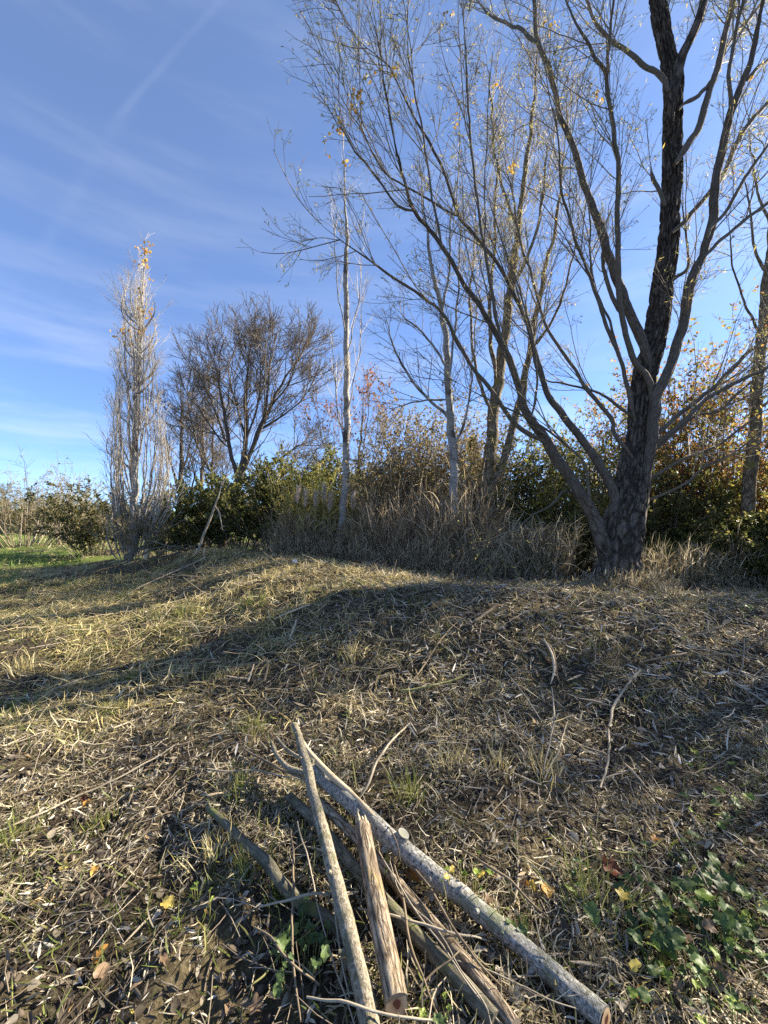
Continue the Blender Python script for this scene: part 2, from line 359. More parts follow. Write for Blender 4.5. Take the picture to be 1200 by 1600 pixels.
M['plume'] = leafy('reed plume', [(0, (.55, .45, .36)), (1, (.74, .65, .56))], .8, .5)
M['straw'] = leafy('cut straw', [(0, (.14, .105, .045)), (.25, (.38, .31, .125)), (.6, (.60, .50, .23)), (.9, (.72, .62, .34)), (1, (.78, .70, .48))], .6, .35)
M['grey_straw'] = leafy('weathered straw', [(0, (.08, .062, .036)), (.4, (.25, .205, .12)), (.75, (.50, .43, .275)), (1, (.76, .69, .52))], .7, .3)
M['grass'] = leafy('green grass', [(0, (.09, .13, .03)), (.5, (.17, .21, .05)), (.85, (.30, .30, .09)), (1, (.44, .38, .16))], .5, .45)
M['meadow'] = leafy('fresh meadow grass', [(0, (.08, .16, .025)), (.7, (.15, .25, .045)), (1, (.30, .30, .09))], .5, .45)
M['litter'] = leafy('dead leaf litter', [(0, (.045, .035, .024)), (.4, (.12, .095, .065)), (.75, (.24, .205, .15)), (.93, (.44, .40, .32)), (1, (.45, .28, .09))], .6, .2)
M['twig_litter'] = leafy('broken twig', [(0, (.08, .06, .045)), (.5, (.20, .16, .11)), (1, (.42, .36, .27))], .75, 0)
M['stick_pale'] = bark('pale peeled stick', [(.3, (.20, .165, .115)), (.55, (.36, .31, .225)), (.75, (.50, .44, .34))], 120, 12, .5, .004)
M['stick_brown'] = bark('brown stick', [(.3, (.10, .075, .05)), (.55, (.20, .155, .10)), (.75, (.32, .26, .18))], 120, 16, .6, .004)
M['stick_green'] = bark('green barked stick', [(.3, (.17, .16, .055)), (.55, (.29, .27, .10)), (.75, (.40, .36, .18))], 120, 16, .4, .004)
M['log_tan'] = bark('tan pole bark', [(.34, (.10, .083, .056)), (.47, (.25, .215, .15)), (.60, (.36, .32, .235)), (.72, (.50, .46, .36))], 110, 75, 1.0, .010, ((.15, .14, .08), 16, .54))
M['log_speckled'] = bark('speckled pale bark', [(.38, (.08, .075, .06)), (.46, (.26, .25, .215)), (.58, (.38, .37, .33)), (.66, (.66, .65, .60))], 110, 80, 1.0, .010, ((.19, .20, .13), 9, .55))
M['log_rough'] = bark('rough log bark', [(.28, (.10, .073, .047)), (.5, (.28, .22, .15)), (.7, (.46, .385, .285))], 90, 22, 1.0, .012, ((.30, .22, .11), 11, .6), plates=(60, 12))
M['log_dark'] = bark('dark mossy bark', [(.3, (.055, .048, .034)), (.5, (.13, .118, .08)), (.7, (.25, .225, .165))], 60, 16, .9, .010, ((.15, .16, .06), 10, .58))
def wood_end(name):
    m = new_mat(name); nd = m.node_tree.nodes; lk = m.node_tree.links.new
    o = nd.new('ShaderNodeOutputMaterial'); p = nd.new('ShaderNodeBsdfPrincipled'); p.inputs['Roughness'].default_value = .8
    t = nd.new('ShaderNodeTexCoord'); ln = nd.new('ShaderNodeVectorMath'); ln.operation = 'LENGTH'; lk(t.outputs['Object'], ln.inputs[0])
    nz = nd.new('ShaderNodeTexNoise'); nz.inputs['Scale'].default_value = 60; lk(t.outputs['Object'], nz.inputs['Vector'])
    a = nd.new('ShaderNodeMath'); a.operation = 'MULTIPLY_ADD'; lk(nz.outputs[0], a.inputs[0]); a.inputs[1].default_value = .012; lk(ln.outputs['Value'], a.inputs[2])
    s = nd.new('ShaderNodeMath'); s.operation = 'MULTIPLY'; lk(a.outputs[0], s.inputs[0]); s.inputs[1].default_value = 18
    r = ramp(nd, [(0, (.10, .035, .015)), (.30, (.16, .05, .02)), (.36, (.45, .27, .13)), (.55, (.58, .40, .22)), (.8, (.50, .33, .17)), (.95, (.28, .17, .09))]); lk(s.outputs[0], r.inputs[0])
    lk(r.outputs[0], p.inputs['Base Color']); lk(p.outputs[0], o.inputs[0]); return m
M['wood_end'] = wood_end('sawn wood')
M['split_wood'] = bark('torn wood', [(.3, (.40, .30, .18)), (.6, (.62, .50, .33)), (.8, (.70, .60, .44))], 160, 10, .6, .004)
def soil(name):
    m = new_mat(name); nd = m.node_tree.nodes; lk = m.node_tree.links.new
    o = nd.new('ShaderNodeOutputMaterial'); p = nd.new('ShaderNodeBsdfPrincipled'); p.inputs['Roughness'].default_value = .95; p.inputs['Specular IOR Level'].default_value = .1
    t = nd.new('ShaderNodeTexCoord')
    def noise(sc, de=5, ro=.6):
        n = nd.new('ShaderNodeTexNoise'); n.inputs['Scale'].default_value = sc; n.inputs['Detail'].default_value = de; n.inputs['Roughness'].default_value = ro; lk(t.outputs['Object'], n.inputs['Vector']); return n.outputs[0]
    fine = noise(45, 8, .7); mid = noise(2.4); big = noise(.55)
    r1 = ramp(nd, [(.3, (.018, .014, .010)), (.5, (.05, .04, .029)), (.7, (.11, .09, .065))]); lk(fine, r1.inputs[0])
    r2 = ramp(nd, [(.3, (.045, .036, .02)), (.5, (.11, .088, .048)), (.7, (.22, .18, .10))]); lk(fine, r2.inputs[0])
    r3 = ramp(nd, [(.3, (.06, .09, .02)), (.6, (.14, .19, .045))]); lk(fine, r3.inputs[0])
    def mixc(f, a, b):
        x = nd.new('ShaderNodeMix'); x.data_type = 'RGBA'; lk(f, x.inputs[0]); lk(a, x.inputs[6]); lk(b, x.inputs[7]); return x.outputs[2]
    def rg(v, a, b, c=0., d=1.):
        n = nd.new('ShaderNodeMapRange'); n.interpolation_type = 'SMOOTHSTEP'; lk(v, n.inputs[0]); n.inputs[1].default_value = a; n.inputs[2].default_value = b; n.inputs[3].default_value = c; n.inputs[4].default_value = d; return n.outputs[0]
    c = mixc(rg(mid, .42, .6), r1.outputs[0], r2.outputs[0])
    sp = nd.new('ShaderNodeSeparateXYZ'); lk(t.outputs['Object'], sp.inputs[0])
    far = rg(sp.outputs['Y'], 9, 13); pat = rg(big, .42, .55)
    mu = nd.new('ShaderNodeMath'); mu.operation = 'MULTIPLY'; lk(far, mu.inputs[0]); lk(pat, mu.inputs[1])
    c = mixc(mu.outputs[0], c, r3.outputs[0])
    lk(c, p.inputs['Base Color'])
    b = nd.new('ShaderNodeBump'); b.inputs['Strength'].default_value = .9; b.inputs['Distance'].default_value = .03; lk(fine, b.inputs['Height']); lk(b.outputs[0], p.inputs['Normal'])
    lk(p.outputs[0], o.inputs[0]); return m
M['soil'] = soil('soil and chopped straw')

# ------------------------------------------------------------------ the ground: one sheet to the horizon
def axis(n, near, far, c=0.0):
    t = np.linspace(-1, 1, n); k = math.asinh(far / near); return c + near * np.sinh(k * t)
gx = axis(420, .9, 900.0); gy = axis(460, 1.3, 900.0, 3.0)
GX, GY = np.meshgrid(gx, gy); GZ = hgt(GX, GY)
GZ += 8.0 * sstep(120, 700, np.hypot(GX, GY)) * fbm(GX * .006 + 9, GY * .006, 41) * 0.6
nx, ny = len(gx), len(gy)
ii = (np.arange(ny - 1)[:, None] * nx + np.arange(nx - 1)[None]).ravel()
ground = link('ground', mesh_np('ground', np.stack([GX, GY, GZ], -1), [np.stack([ii, ii + 1, ii + nx + 1, ii + nx], -1)]), M['soil'])
tag(ground, kind='structure', label='uneven ground of soil and cut straw rising to a low bank')

# ------------------------------------------------------------------ trees
def stem3(spec, d0, d1, n=None, wob=0.0, thin=1.0):
    """traced stem: spec rows (px,py,width px) -> points + radii; depth runs d0..d1 from start to tip"""
    s = np.asarray(spec, float)
    cum = np.concatenate([[0], np.cumsum(np.hypot(np.diff(s[:, 0]), np.diff(s[:, 1])))]); u = cum / cum[-1]
    d = d0 + (d1 - d0) * u ** 1.2
    rows = np.stack([(s[:, 0] - 600) / FPX * d, d, CAM_Z - (s[:, 1] - 800) / FPX * d, s[:, 2] / 2 / FPX * d], -1)
    ln = np.linalg.norm(np.diff(rows[:, :3], axis=0), axis=1).sum()
    n = n or int(max(8, ln * 14))
    q = crom(rows, n)
    if wob: q[:, :3] += wob * (np.stack([fbm(np.linspace(0, ln * 3, n), np.full(n, k * 7.3 + s[0, 0]), 5) for k in range(3)], -1) - .5)
    u = np.linspace(0, 1, n); q[:, 3] *= thin * (1 - .72 * sstep(.7, 1, u)) * (1 if len(s) > 14 else .45 + .55 * sstep(0, .07, u))
    return q[:, :3], np.maximum(q[:, 3], .002)
def knobbly(seed, amt=.06):
    return lambda a, s, r: r * amt * (2 * fbm(a * 1.3 + seed, s * 5 + seed, 9) - 1) + r * amt * .6 * (2 * vnoise(s * 11 + seed, a * 0 + 2, 4) - 1)
TIPS = []
def twig_set(root, polys, lv, base, twm, lfm=None, leaf=None, name='twigs'):
    """grow levels of twigs from parent polylines; lv: list of dicts; returns tip twigs"""
    g = Geo(); cur = polys; tips = None
    for L_ in lv:
        st, d, t = [], [], []
        for p in (cur if isinstance(cur, list) else [cur]):
            p = p if p.ndim == 3 else p[None]
            plen = np.linalg.norm(np.diff(p, axis=1), axis=2).sum(1)
            k = max(1, int(round(L_['n'] * (plen.mean() if L_.get('per_m') else 1))))
            a, b, c = spawn(p, k, L_.get('t0', .25), L_.get('t1', 1), L_['ang'], L_.get('spread', 10), L_.get('lift', 0))
            st.append(a); d.append(b); t.append(c)
        st = np.concatenate(st); d = np.concatenate(d); t = np.concatenate(t); N = len(st)
        ln = rng.uniform(L_['len'][0], L_['len'][1], N) * (1 - .6 * t)
        pts = grow(st, d, ln, L_['P'], L_.get('wob', .15), L_.get('up', 0))
        tubes(g, pts, taper(N, L_['P'], L_['r'][0] * (ln / L_['len'][1]) ** .5, L_['r'][1]), L_.get('sides', 3))
        cur = pts
    o = link(name, g.mesh(name, base), twm, root); o['kind'] = 'stuff'
    if leaf:
        c, d, t = spawn(cur, leaf['n'], leaf.get('t0', .3), 1, leaf.get('ang', 45), 20, leaf.get('lift', 0))
        keep = rng.random(len(c)) < leaf.get('keep', 1)
        if 'where' in leaf: keep &= leaf['where'](c)
        c, d = c[keep], d[keep]; n = len(c)
        if n:
            gl = Geo(); d = d + np.array([0, 0, leaf.get('droop', 0)]) * rng.random((n, 1))
            leaves(gl, c, d, rng.normal(size=(n, 3)), rng.uniform(*leaf['len'], n), rng.uniform(*leaf['wid'], n), .3, leaf.get('shape', 'diamond'), rng.uniform(-.1, .35, n))
            lo = link('leaves', gl.mesh('leaves', base, False), lfm, root); lo['kind'] = 'stuff'
    TIPS.append(cur[:, -1])
    return cur

# ---- the big willow -------------------------------------------------------------
D = 5.5
wb = gp(965, 922); wb = np.array((P3(966, 0, D)[0], D, float(hgt(P3(966, 0, D)[0], D))))
willow = thing('willow_tree', wb, 'large old willow with deeply furrowed dark trunk and many spreading limbs', 'tree')
def ridged(seed, amt, freq, flare=0):
    def f(a, s, r):
        w = 1.1 * fbm(np.cos(a) * 1.4 + 5, s * 1.6 + seed, 3) + .4 * fbm(a * 1.5, s * 6 + seed, 8)
        n1 = vnoise((a / (2 * np.pi) * freq + w * 2.6), s * 2.0 + seed, 14)
        n2 = vnoise((a / (2 * np.pi) * freq * 1.7 + w * 4), s * 3.4 + seed, 15)
        seam = 1 - np.exp(-((np.minimum(a, 2 * np.pi - a)) / .12) ** 2)
        gr = np.maximum(np.exp(-((2 * n1 - 1) / .30) ** 2), .8 * np.exp(-((2 * n2 - 1) / .22) ** 2))
        d = amt * (.35 - gr + .3 * (vnoise(a * 6, s * 14 + seed, 16) - .5)) * seam
        return d + r * .09 * (fbm(np.cos(a) * 1.2 + 3, np.sin(a) * 1.2 + s * 1.2, 6) - .5) * 2 + flare * r * np.exp(-np.maximum(s - .22, 0) / .20) * (.25 + .22 * np.cos(a * 4 + 1) )
    return f
tp, tr = stem3([(960, 950, 74), (962, 915, 70), (966, 880, 66), (970, 845, 64), (976, 812, 60), (985, 770, 50), (990, 725, 42), (996, 680, 36), (1003, 620, 34), (1012, 570, 35), (1024, 525, 37), (1032, 470, 31), (1038, 430, 29),
                (1044, 380, 28), (1049, 300, 26), (1051, 200, 26), (1052, 130, 27), (1046, 95, 23), (1038, 60, 21), (1028, 0, 22), (1016, -120, 17), (1010, -300, 8)], D, D + .5, 420, thin=.92)
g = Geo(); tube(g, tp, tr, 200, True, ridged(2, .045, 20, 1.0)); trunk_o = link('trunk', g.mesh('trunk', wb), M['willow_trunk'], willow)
# limbs: (start bark 'r'ough or smooth, end depth, traced points)
WL = [
 ('r', 4.9, [(964, 905, 14), (957, 885, 30), (949, 864, 36), (941, 844, 33), (930, 814, 29), (907, 772, 26), (877, 727, 23), (851, 686, 21), (832, 660, 19), (817, 630, 17), (806, 589, 15), (793, 555, 14), (780, 529, 13), (750, 480, 11), (730, 450, 10), (693, 387, 9), (667, 353, 8.5), (647, 327, 8), (627, 267, 6), (613, 200, 5), (600, 120, 4), (580, 20, 3)]),
 ('s', 5.6, [(972, 850, 12), (966, 825, 26), (960, 800, 24), (956, 769, 20), (930, 716, 18), (907, 686, 17), (877, 645, 15), (855, 611, 13), (844, 577, 12), (829, 525, 10), (814, 484, 9), (783, 420, 8), (720, 340, 6.5), (687, 253, 6), (653, 193, 5), (607, 107, 4), (553, 55, 3), (520, 0, 2)]),
 ('r', 4.7, [(968, 860, 16), (980, 830, 34), (994, 802, 31), (1003, 780, 27), (1010, 731, 24), (1016, 682, 24), (1021, 640, 23), (1030, 612, 21), (1050, 567, 20), (1072, 480, 19), (1085, 420, 18), (1100, 397, 17), (1114, 337, 17), (1117, 287, 16), (1125, 250, 16), (1142, 182, 15), (1165, 120, 13), (1177, 75, 12), (1187, 25, 11), (1195, -40, 9), (1206, -180, 5)]),
 ('s', 4.9, [(1021, 640, 14), (1019, 612, 14), (1010, 586, 13), (992, 562, 12.5), (981, 530, 12), (972, 490, 11.5), (965, 425, 11), (966, 350, 10.5), (966, 275, 10), (960, 212, 9), (952, 162, 8.5), (947, 112, 8), (927, 85, 7), (900, 37, 6), (880, -20, 5), (850, -120, 3)]),
 ('s', 6.6, [(1018, 585, 6), (1012, 556, 18), (998, 520, 20), (980, 480, 19), (962, 432, 18), (945, 375, 17), (927, 325, 15), (912, 287, 14), (901, 245, 13), (873, 173, 11), (860, 113, 10), (840, 60, 9), (833, 0, 8), (815, -90, 6), (800, -220, 3)]),
 ('s', 5.1, [(994, 665, 12), (988, 640, 10), (980, 596, 9), (967, 555, 8), (950, 512, 7.5), (932, 462, 7), (915, 412, 6), (898, 365, 6), (880, 300, 5), (868, 200, 4), (850, 90, 3)]),
 ('s', 6.3, [(990, 715, 12), (982, 706, 11), (960, 675, 9), (954, 654, 9), (915, 607, 8), (896, 577, 7), (862, 525, 6.5), (844, 487, 6), (836, 450, 5.5), (815, 380, 5), (800, 300, 4), (775, 190, 3)]),
 ('s', 4.6, [(851, 688, 15), (838, 684, 12), (806, 664, 10), (767, 610, 9), (733, 567, 8), (713, 530, 7.5), (693, 490, 7), (653, 460, 6), (587, 413, 5), (545, 385, 4), (507, 353, 3), (487, 325, 2)]),
 ('s', 4.8, [(784, 535, 9), (776, 500, 8), (770, 455, 7), (753, 367, 6), (742, 280, 5.5), (733, 200, 5), (727, 67, 4), (722, -40, 3)]),
 ('s', 4.6, [(648, 328, 7), (620, 318, 5), (580, 267, 4.2), (552, 232, 3.5), (530, 190, 2.6), (515, 140, 1.8)]),
 ('s', 5.2, [(922, 790, 9), (919, 761, 6), (917, 735, 5), (900, 709, 4.5), (844, 664, 4.5), (797, 640, 4), (750, 619, 3.5), (700, 590, 2.5)]),
 ('s', 6.8, [(1020, 690, 11), (1027, 679, 10), (1065, 645, 9), (1099, 619, 8.5), (1162, 559, 8), (1200, 525, 7), (1260, 470, 5)]),
 ('s', 5.6, [(1016, 700, 10), (1027, 692, 9), (1072, 654, 8.5), (1106, 622, 8), (1162, 592, 7.5), (1200, 574, 7), (1270, 530, 5)]),
 ('s', 6.3, [(1012, 708, 9), (1028, 698, 7), (1087, 651, 6), (1125, 641, 6), (1162, 607, 5), (1220, 560, 4)]),
 ('s', 5.9, [(1000, 752, 10), (1016, 746, 7), (1072, 716, 6), (1125, 694, 5), (1170, 660, 4.5), (1230, 620, 3)]),
 ('s', 5.2, [(1000, 788, 10), (1012, 782, 6.5), (1069, 757, 5.5), (1106, 727, 4.5), (1144, 709, 4), (1200, 670, 3)]),
 ('s', 6.2, [(1054, 258, 18), (1062, 247, 16), (1078, 220, 15), (1095, 190, 14), (1120, 112, 13), (1135, 50, 12), (1145, 0, 11), (1155, -80, 8), (1160, -200, 4)]),
 ('r', 5.4, [(1052, 195, 6), (1053, 150, 20), (1062, 105, 20), (1073, 75, 18), (1088, 40, 17), (1100, 0, 16), (1112, -80, 12), (1120, -220, 6)]),
 ('s', 6.6, [(1044, 145, 14), (1032, 122, 11), (995, 92, 9.5), (950, 57, 8), (932, 37, 7), (915, -10, 5), (890, -90, 3)]),
 ('s', 6.8, [(1060, 170, 11), (1067, 162, 9), (1090, 150, 8.5), (1115, 120, 8), (1140, 65, 7), (1182, 15, 6), (1220, -50, 4)]),
 ('s', 6.5, [(1050, 365, 13), (1062, 352, 11), (1107, 305, 10), (1132, 270, 10), (1160, 207, 9), (1200, 160, 8), (1260, 90, 5)]),
 ('s', 5.0, [(1104, 375, 10), (1112, 356, 8), (1135, 332, 7.5), (1162, 280, 7), (1192, 237, 6), (1240, 180, 4)]),
 ('s', 5.2, [(1100, 402, 9), (1110, 392, 8), (1150, 355, 7.5), (1200, 317, 7), (1260, 270, 4)]),
 ('s', 4.9, [(1142, 190, 9), (1140, 160, 8), (1139, 125, 7.5), (1147, 62, 7), (1160, 0, 6), (1170, -100, 4)]),
 ('s', 5.4, [(1168, 125, 9), (1180, 110, 8), (1205, 90, 7), (1250, 40, 5)]),
 ('s', 6.1, [(840, 580, 9), (833, 540, 8), (825, 500, 8), (818, 468, 8)]),
 ('s', 5.3, [(970, 560, 6), (952, 500, 5), (937, 470, 4.5), (925, 425, 4), (921, 350, 3.5), (912, 260, 2.5)]),
 ('s', 5.9, [(968, 492, 11), (955, 462, 9), (945, 430, 8), (942, 400, 7), (944, 380, 4)]),
 ('s', 5.8, [(990, 650, 8), (975, 642, 7), (954, 624, 6), (926, 611, 5), (880, 600, 4), (845, 590, 3), (800, 540, 2)]),
 ('s', 5.8, [(1040, 320, 9), (1031, 303, 8), (1022, 280, 8), (1017, 260, 7)]),
 ('s', 5.7, [(1048, 440, 10), (1057, 432, 8), (1076, 420, 7), (1073, 397, 4.5), (1070, 350, 4), (1064, 308, 3)]),
 ('s', 7.2, [(838, 66, 8), (815, 48, 7), (790, 35, 6), (765, 22, 5), (735, -10, 3)]),
 ('s', 5.0, [(950, 150, 7), (949, 110, 6), (951, 62, 6), (960, 0, 5), (972, -90, 3)]),
 ('s', 5.0, [(900, 772, 5), (880, 768, 4), (860, 790, 3.5), (830, 805, 3), (800, 830, 3), (770, 838, 2)]),
 ('s', 5.6, [(830, 655, 7), (838, 600, 5), (830, 520, 4), (800, 420, 3.5), (770, 330, 3), (745, 240, 2)]),
 ('s', 5.0, [(720, 340, 6), (700, 330, 4.5), (650, 300, 4), (600, 268, 3.5), (560, 190, 3), (520, 100, 2)]),
 ('s', 5.1, [(693, 387, 7), (680, 330, 5), (668, 260, 4.5), (655, 180, 4), (640, 90, 3), (635, 0, 2)]),
]
limb_polys = []
for k, (kind, d1, spec) in enumerate(WL):
    d0 = D
    if k in (7, 10, 34): d0 = 5.25
    if k in (8, 36): d0 = 5.0
    if k == 9: d0 = 4.93
    if k in (23, 24, 21, 22): d0 = 4.95
    p, r = stem3(spec, d0 - (.06 if k in (3, 6, 10) else 0), d1, wob=.05, thin=.70)
    g = Geo(); rough = kind == 'r'
    tube(g, p, r, 56 if rough else 14, True, ridged(k * 3.1, .010, 11) if rough else knobbly(k * 2.3, .09), 0 if rough else k)
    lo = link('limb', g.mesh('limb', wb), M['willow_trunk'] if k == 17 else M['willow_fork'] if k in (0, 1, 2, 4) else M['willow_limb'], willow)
    # resample for twig growth, outer part only
    q = crom(np.column_stack([p, r]), 24); s0 = 7 if len(spec) > 8 else 5
    limb_polys.append((lo, q[s0:, :3]))
limb_polys = [(o, p) for o, p in limb_polys if np.linalg.norm(np.diff(p, axis=0), axis=1).sum() > .5]
limb_polys.append((trunk_o, tp[270::14]))
def lenp(p): return np.linalg.norm(np.diff(p, axis=0), axis=1).sum()
for lo, lp in limb_polys: twig_set(lo, [lp], [
    dict(n=4.6, per_m=True, ang=28, len=(.6, 2.1), P=8, r=(.010, .0035), wob=.08, up=.06, sides=5, t0=.05),
    dict(n=5, ang=30, len=(.3, .95), P=5, r=(.0046, .0022), wob=.10, up=.05, sides=3, t0=.12),
    dict(n=4, ang=33, len=(.12, .42), P=4, r=(.0022, .0015), wob=.12, up=.04, sides=3, t0=.2)],
    wb, M['willow_twig'], M['willow_leaf'],
    dict(n=3, keep=.45, len=(.03, .075), wid=(.008, .016), ang=50, lift=-.25, droop=-.6, shape='diamond'))
# a few clusters of golden leaves still hanging on the outer left twigs
gl = Geo()
for (px, py, n, d) in [(560, 155, 26, 4.7), (520, 200, 22, 4.6), (490, 243, 6, 4.6), (545, 250, 5, 4.7), (617, 107, 10, 4.8), (575, 120, 8, 4.8), (640, 150, 5, 5), (855, 40, 16, 6.2), (700, 20, 8, 5.2), (930, 150, 8, 5.4), (890, 300, 8, 5.2), (1170, 122, 4, 5), (780, 120, 7, 5.2), (720, 190, 7, 5), (800, 260, 10, 5.5)]:
    c = P3(px, py, d); alltips = np.concatenate(TIPS); dist = np.hypot((alltips[:, 0] / alltips[:, 1] - c[0] / c[1]), ((alltips[:, 2] - CAM_Z) / alltips[:, 1] - (c[2] - CAM_Z) / c[1])); near_ = alltips[np.argsort(dist)[:max(3, n // 2)]]; cc = near_[rng.integers(0, len(near_), n)] + rng.normal(size=(n, 3)) * .018
    leaves(gl, cc, rng.normal(size=(n, 3)) + (0, 0, -.7), rng.normal(size=(n, 3)), rng.uniform(.035, .06, n), rng.uniform(.025, .042, n), .25, 'broad', .2)
lo = link('golden_leaves', gl.mesh('golden_leaves', wb, False), M['gold_leaf'], willow); lo['kind'] = 'stuff'

# ---- other trees ------------------------------------------------------------------
def tree(name, label, base_px, d, stems, barkm, twm, lv, lfm=None, leaf=None, group=None, sides=14, skip=.3, cat='tree', thin=.85):
    bx = (base_px - 600) / FPX * d; b = np.array((bx, d, float(hgt(bx, d)) - .03))
    t = thing(name, b, label, cat, group); polys = []
    for k, (d1, spec) in enumerate(stems):
        p, r = stem3(spec, d, d1, wob=.07, thin=thin if k == 0 else thin * .85)
        if k == 0: p[:, 2] += (b[2] - p[0, 2]) * (1 - np.linspace(0, 1, len(p))) ** 3
        g = Geo(); tube(g, p, r, sides, True, knobbly(k * 1.7 + d, .08), k + d)
        so = link('trunk' if k == 0 else 'limb', g.mesh('trunk' if k == 0 else 'limb', b), barkm, t)
        q = crom(np.column_stack([p, r]), 20); polys.append(q[int(20 * skip):, :3])
        twig_set(so, [polys[-1]], lv, b, twm, lfm, leaf)
    return t, polys
FAST = [dict(n=8, per_m=True, ang=24, len=(.4, 1.5), P=6, r=(.009, .003), wob=.06, up=.10, sides=4, t0=.0),
        dict(n=4, ang=26, len=(.2, .7), P=4, r=(.004, .0018), wob=.08, up=.10, t0=.1),
        dict(n=2, ang=30, len=(.1, .3), P=3, r=(.0025, .0016), wob=.1, up=.06, t0=.1)]
tree('poplar_tree', 'slender white barked poplar rising straight out of the reeds, almost leafless', 528, 8.0,
     [(8.2, [(524, 885, 21), (530, 850, 19), (538, 780, 16), (541, 700, 15), (542, 600, 14), (542, 500, 12), (541, 430, 10), (541, 360, 8), (538, 280, 5), (536, 200, 3)])] +
     [(8.0 + q, [(541, y0, 4), (541 + dx * .5, y0 - 45, 3), (541 + dx, y0 - 120, 2.2), (541 + dx * 1.1, y0 - 210, 1.2)]) for (y0, dx, q) in
      [(560, 22, .3), (520, -18, -.4), (650, 22, -.2), (700, -20, -.5)]],
     M['pale_bark'], M['pale_twig'], [dict(FAST[0], n=5, len=(.3, 1.1))] + [dict(FAST[1], n=3)], skip=.25, thin=.7)
tree('poplar_tree', 'pale spotted poplar with bare drooping left branches beside the leaning trunks', 712, 6.9,
     [(7.3, [(713, 860, 17), (712, 835, 16), (711, 760, 15), (707, 680, 15), (702, 600, 13), (697, 540, 12), (688, 480, 9), (676, 420, 7), (664, 340, 5), (655, 250, 3)]),
      (6.6, [(703, 655, 9), (690, 640, 7), (660, 615, 6), (640, 590, 5.5), (622, 555, 4.5), (605, 510, 3.5), (598, 480, 2.5)]),
      (7.6, [(700, 580, 7), (680, 545, 5), (655, 515, 4), (630, 495, 3), (615, 480, 2)]),
      (7.3, [(709, 700, 7), (725, 660, 5), (735, 600, 4), (742, 520, 3), (745, 430, 2)]),
      (7.0, [(700, 600, 6), (708, 540, 5), (715, 460, 4), (718, 380, 3), (722, 300, 2)]),
      (6.9, [(690, 490, 6), (700, 430, 4.5), (705, 350, 3.5), (712, 260, 2.5)]),
      (6.6, [(697, 625, 6), (670, 625, 4), (640, 632, 3), (610, 640, 2)])],
     M['pale_bark'], M['dark_twig'], [dict(n=8, per_m=True, ang=38, len=(.4, 1.4), P=6, r=(.008, .0032), wob=.1, up=.05, sides=4, t0=0),
      dict(n=7, ang=38, len=(.15, .6), P=4, r=(.0035, .0016), wob=.12, up=.03)], skip=.2)
tree('leaning_tree', 'olive barked tree with two stems leaning right behind the willow limbs', 735, 7.4,
     [(8.4, [(728, 870, 44), (738, 830, 38), (750, 795, 34), (760, 760, 28), (764, 720, 24), (768, 680, 22), (772, 630, 21), (780, 570, 19), (788, 520, 17), (797, 450, 15), (808, 370, 12), (818, 290, 9), (830, 200, 7), (838, 100, 5), (842, 0, 3)]),
      (7.7, [(755, 780, 22), (775, 748, 19), (790, 710, 17), (803, 665, 16), (814, 620, 15), (826, 560, 13), (836, 500, 11), (850, 430, 9), (868, 350, 7), (880, 260, 5), (890, 150, 3)]),
      (8.6, [(776, 590, 11), (768, 540, 9), (765, 470, 7), (772, 390, 6), (775, 300, 5), (780, 200, 3)]),
      (7.6, [(798, 450, 9), (820, 410, 7), (838, 360, 6), (850, 290, 5), (858, 200, 3)]),
      (8.6, [(810, 360, 8), (790, 310, 6), (775, 250, 5), (768, 170, 4), (760, 80, 2.5)]),
      (7.2, [(830, 545, 8), (850, 520, 6), (872, 480, 5), (890, 420, 4), (905, 350, 3)]),
      (8.9, [(770, 650, 9), (750, 600, 7), (738, 540, 6), (735, 470, 5), (740, 390, 4), (745, 300, 2.5)]),
      (7.0, [(736, 842, 20), (722, 838, 14), (712, 846, 10), (704, 862, 7)])],
     M['olive_bark'], M['tan_twig'], [dict(n=6, per_m=True, ang=28, len=(.6, 2.0), P=6, r=(.010, .004), wob=.09, up=.08, sides=4, t0=0),
      dict(n=7, ang=32, len=(.3, .95), P=4, r=(.0052, .003), wob=.1, up=.06), dict(n=3, ang=35, len=(.1, .3), P=3, r=(.0026, .0018), wob=.1, up=.04)],
     M['willow_leaf'], dict(n=2, keep=.4, len=(.04, .08), wid=(.008, .017), droop=-.5), skip=.3, sides=20)
tree('poplar_tree', 'pale leaning trunk at the far right edge behind the tall grass', 1162, 7.0,
     [(7.4, [(1158, 880, 30), (1160, 850, 26), (1166, 800, 25), (1172, 740, 24), (1178, 680, 23), (1182, 620, 22), (1186, 560, 20), (1192, 500, 19), (1200, 420, 17), (1212, 330, 14), (1226, 220, 11), (1240, 100, 7), (1250, -40, 3)]),
      (7.8, [(1187, 640, 8), (1200, 628, 7), (1230, 600, 5), (1260, 540, 3)]),
      (6.6, [(1190, 520, 7), (1168, 480, 5), (1150, 430, 4), (1140, 370, 3), (1135, 320, 2)]),
      (7.4, [(1200, 430, 8), (1182, 390, 6), (1172, 330, 4.5), (1160, 260, 3)]),
      (8, [(1210, 360, 8), (1190, 320, 6), (1178, 260, 4), (1170, 190, 3)]),
      (7, [(1220, 260, 8), (1260, 180, 5), (1290, 60, 3)])],
     M['olive_bark'], M['dark_twig'], [dict(n=7, per_m=True, ang=45, len=(.3, 1.1), P=6, r=(.007, .0025), wob=.16, up=.02, sides=4, t0=0),
      dict(n=6, ang=42, len=(.12, .45), P=4, r=(.0035, .0016), wob=.16, up=.0)], M['autumn_leaf'], dict(n=2, keep=.16, len=(.04, .06), wid=(.03, .045), shape='lance', droop=-.6), skip=.25, thin=.72)
